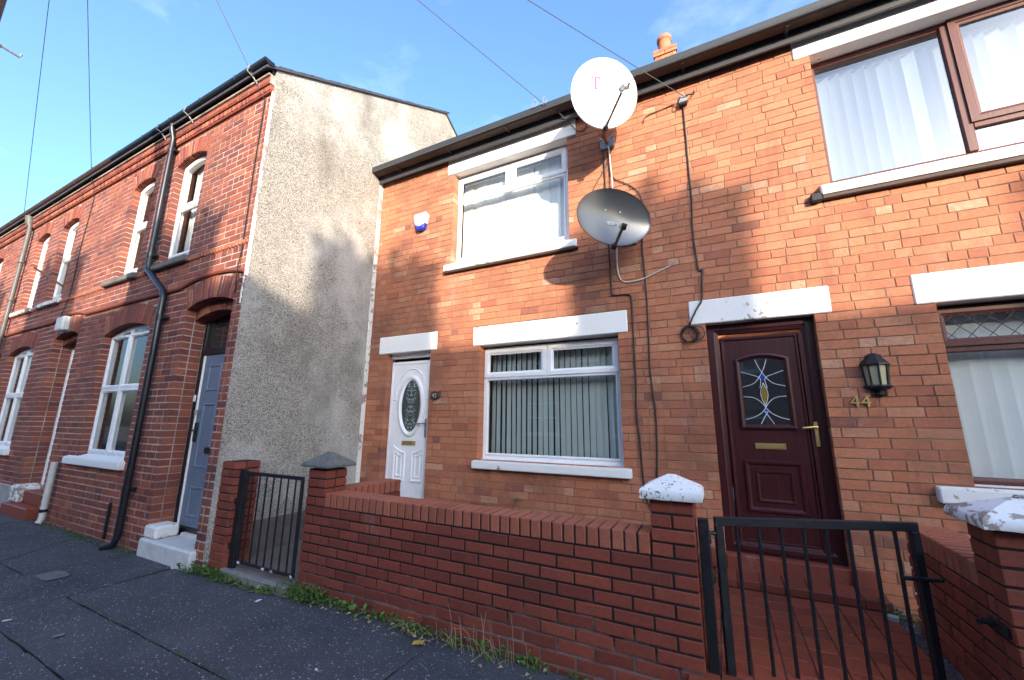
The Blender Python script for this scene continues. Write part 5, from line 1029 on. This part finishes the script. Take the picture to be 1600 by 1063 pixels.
# weeds along the foot of the walls
def leaf_patch(mb, x, y, z, n, spread, hmax, lmin, lmax, rg):
    for _ in range(n):
        r = spread*math.sqrt(rg.random()); a = rg.uniform(0, 2*math.pi); bx, by = x+r*math.cos(a)*1.3, y+r*math.sin(a)*.75; k = 1-r/spread
        h = rg.uniform(.0, hmax)*(.35+.65*k); d = rg.uniform(0, 2*math.pi); L = rg.uniform(lmin, lmax); w = L*rg.uniform(.2, .38); el = rg.uniform(-.2, 1.1)
        dx, dy, dz = math.cos(d)*math.cos(el), math.sin(d)*math.cos(el), math.sin(el); p0 = (bx, by, z+h)
        m_ = (bx+dx*L*.5, by+dy*L*.5, z+h+dz*L*.5+.004); e = (bx+dx*L, by+dy*L, max(z+.004, z+h+dz*L-.3*L*abs(math.cos(el))))
        sx, sy = -math.sin(d)*w, math.cos(d)*w
        mb.add([p0, (m_[0]+sx, m_[1]+sy, m_[2]), e, (m_[0]-sx, m_[1]-sy, m_[2])], [(0, 1, 2), (0, 2, 3)], min(1, max(0, rg.gauss(.45, .25))))
rg = random.Random(11); mb = MB()
spots = [(-4.55, 2.33, 1.0), (-4.42, 2.36, 1.1), (-4.25, 2.36, 1.0), (-4.1, 2.35, .7), (-3.9, 2.37, .6), (-3.75, 2.36, .5), (-3.6, 2.37, .55), (-3.45, 2.39, .8), (-3.28, 2.42, 1.0), (-3.12, 2.44, 1.2), (-2.97, 2.45, 1.1), (-2.8, 2.47, .6), (-2.65, 2.47, .55), (-2.5, 2.48, .5), (-2.35, 2.48, .45), (-2.2, 2.48, .55), (-2.07, 2.47, .75), (-1.95, 2.48, .8), (-1.8, 2.48, .55), (-1.65, 2.48, .5), (-1.5, 2.48, .45), (-1.38, 2.48, .6), (-1.22, 2.48, .6), (-1.05, 2.48, .4), (-.85, 2.48, .35)]
for x, y, s_ in spots:
    for k in range(3): big = rg.random() < .35; leaf_patch(mb, x+rg.uniform(-.08, .08), y+rg.uniform(-.01, .03), gz(x), int((34 if big else 95)*s_*s_*rg.uniform(.5, 1.2)), (.05+.06*s_)*rg.uniform(.6, 1.15), .14*s_*rg.uniform(.5, 1.2), .03 if big else .012, .07 if big else .032, rg)
for _ in range(26):
    x = rg.uniform(-8.1, -5.7); leaf_patch(mb, x, 2.30+rg.uniform(-.04, .03), gz(x), 22, .09, .03, .012, .03, rg)
for _ in range(30):
    x = rg.uniform(-4.6, -1.0); leaf_patch(mb, x, 1.585+rg.uniform(-.006, .006), gz(x)-.006, 7, .022, .006, .006, .013, rg)
leaf_patch(mb, .86, 3.90, .19, 20, .03, .05, .015, .03, rg); leaf_patch(mb, -2.05, 4.15, .55, 26, .05, .06, .015, .03, rg); leaf_patch(mb, -.2, 3.75, .1, 60, .1, .12, .02, .04, rg); leaf_patch(mb, .97, 3.85, .12, 60, .09, .08, .02, .04, rg)
o = mb.build('weeds', 'weeds', None, kind='stuff')
mb = MB()
for x0, n in ((-1.7, 16), (-1.45, 14), (-2.0, 6), (-1.2, 8)):
    for _ in range(n):
        x = x0+rg.gauss(0, .09); y = 2.46+rg.uniform(-.06, .02); L = rg.uniform(.08, .26); a = rg.uniform(0, 6.28); t_ = rg.uniform(.1, 1.1)
        mb.tube([(x, y, gz(x)), (x+.4*L*t_*math.cos(a), y-abs(.3*L*t_*math.sin(a)), gz(x)+.6*L*(1.2-t_*.6)), (x+L*t_*math.cos(a), y-abs(.6*L*t_*math.sin(a)), gz(x)+L*(1.15-t_))], .0016, 4)
for _ in range(60):
    x = rg.uniform(-4.4, -1.0); y = 2.36+rg.uniform(-.06, .1); s_ = rg.uniform(.012, .028); a = rg.uniform(0, 6); z = gz(x)+rg.uniform(.005, .03)
    mb.add([(x, y, z), (x+s_*math.cos(a), y+s_*math.sin(a), z+.008), (x+1.5*s_*math.cos(a+.5), y+1.5*s_*math.sin(a+.5), z+.003), (x+s_*math.cos(a+1.1), y+s_*math.sin(a+1.1), z+.012)], [(0, 1, 2, 3)])
mb.build('dead_grass', 'straw', None, kind='stuff')
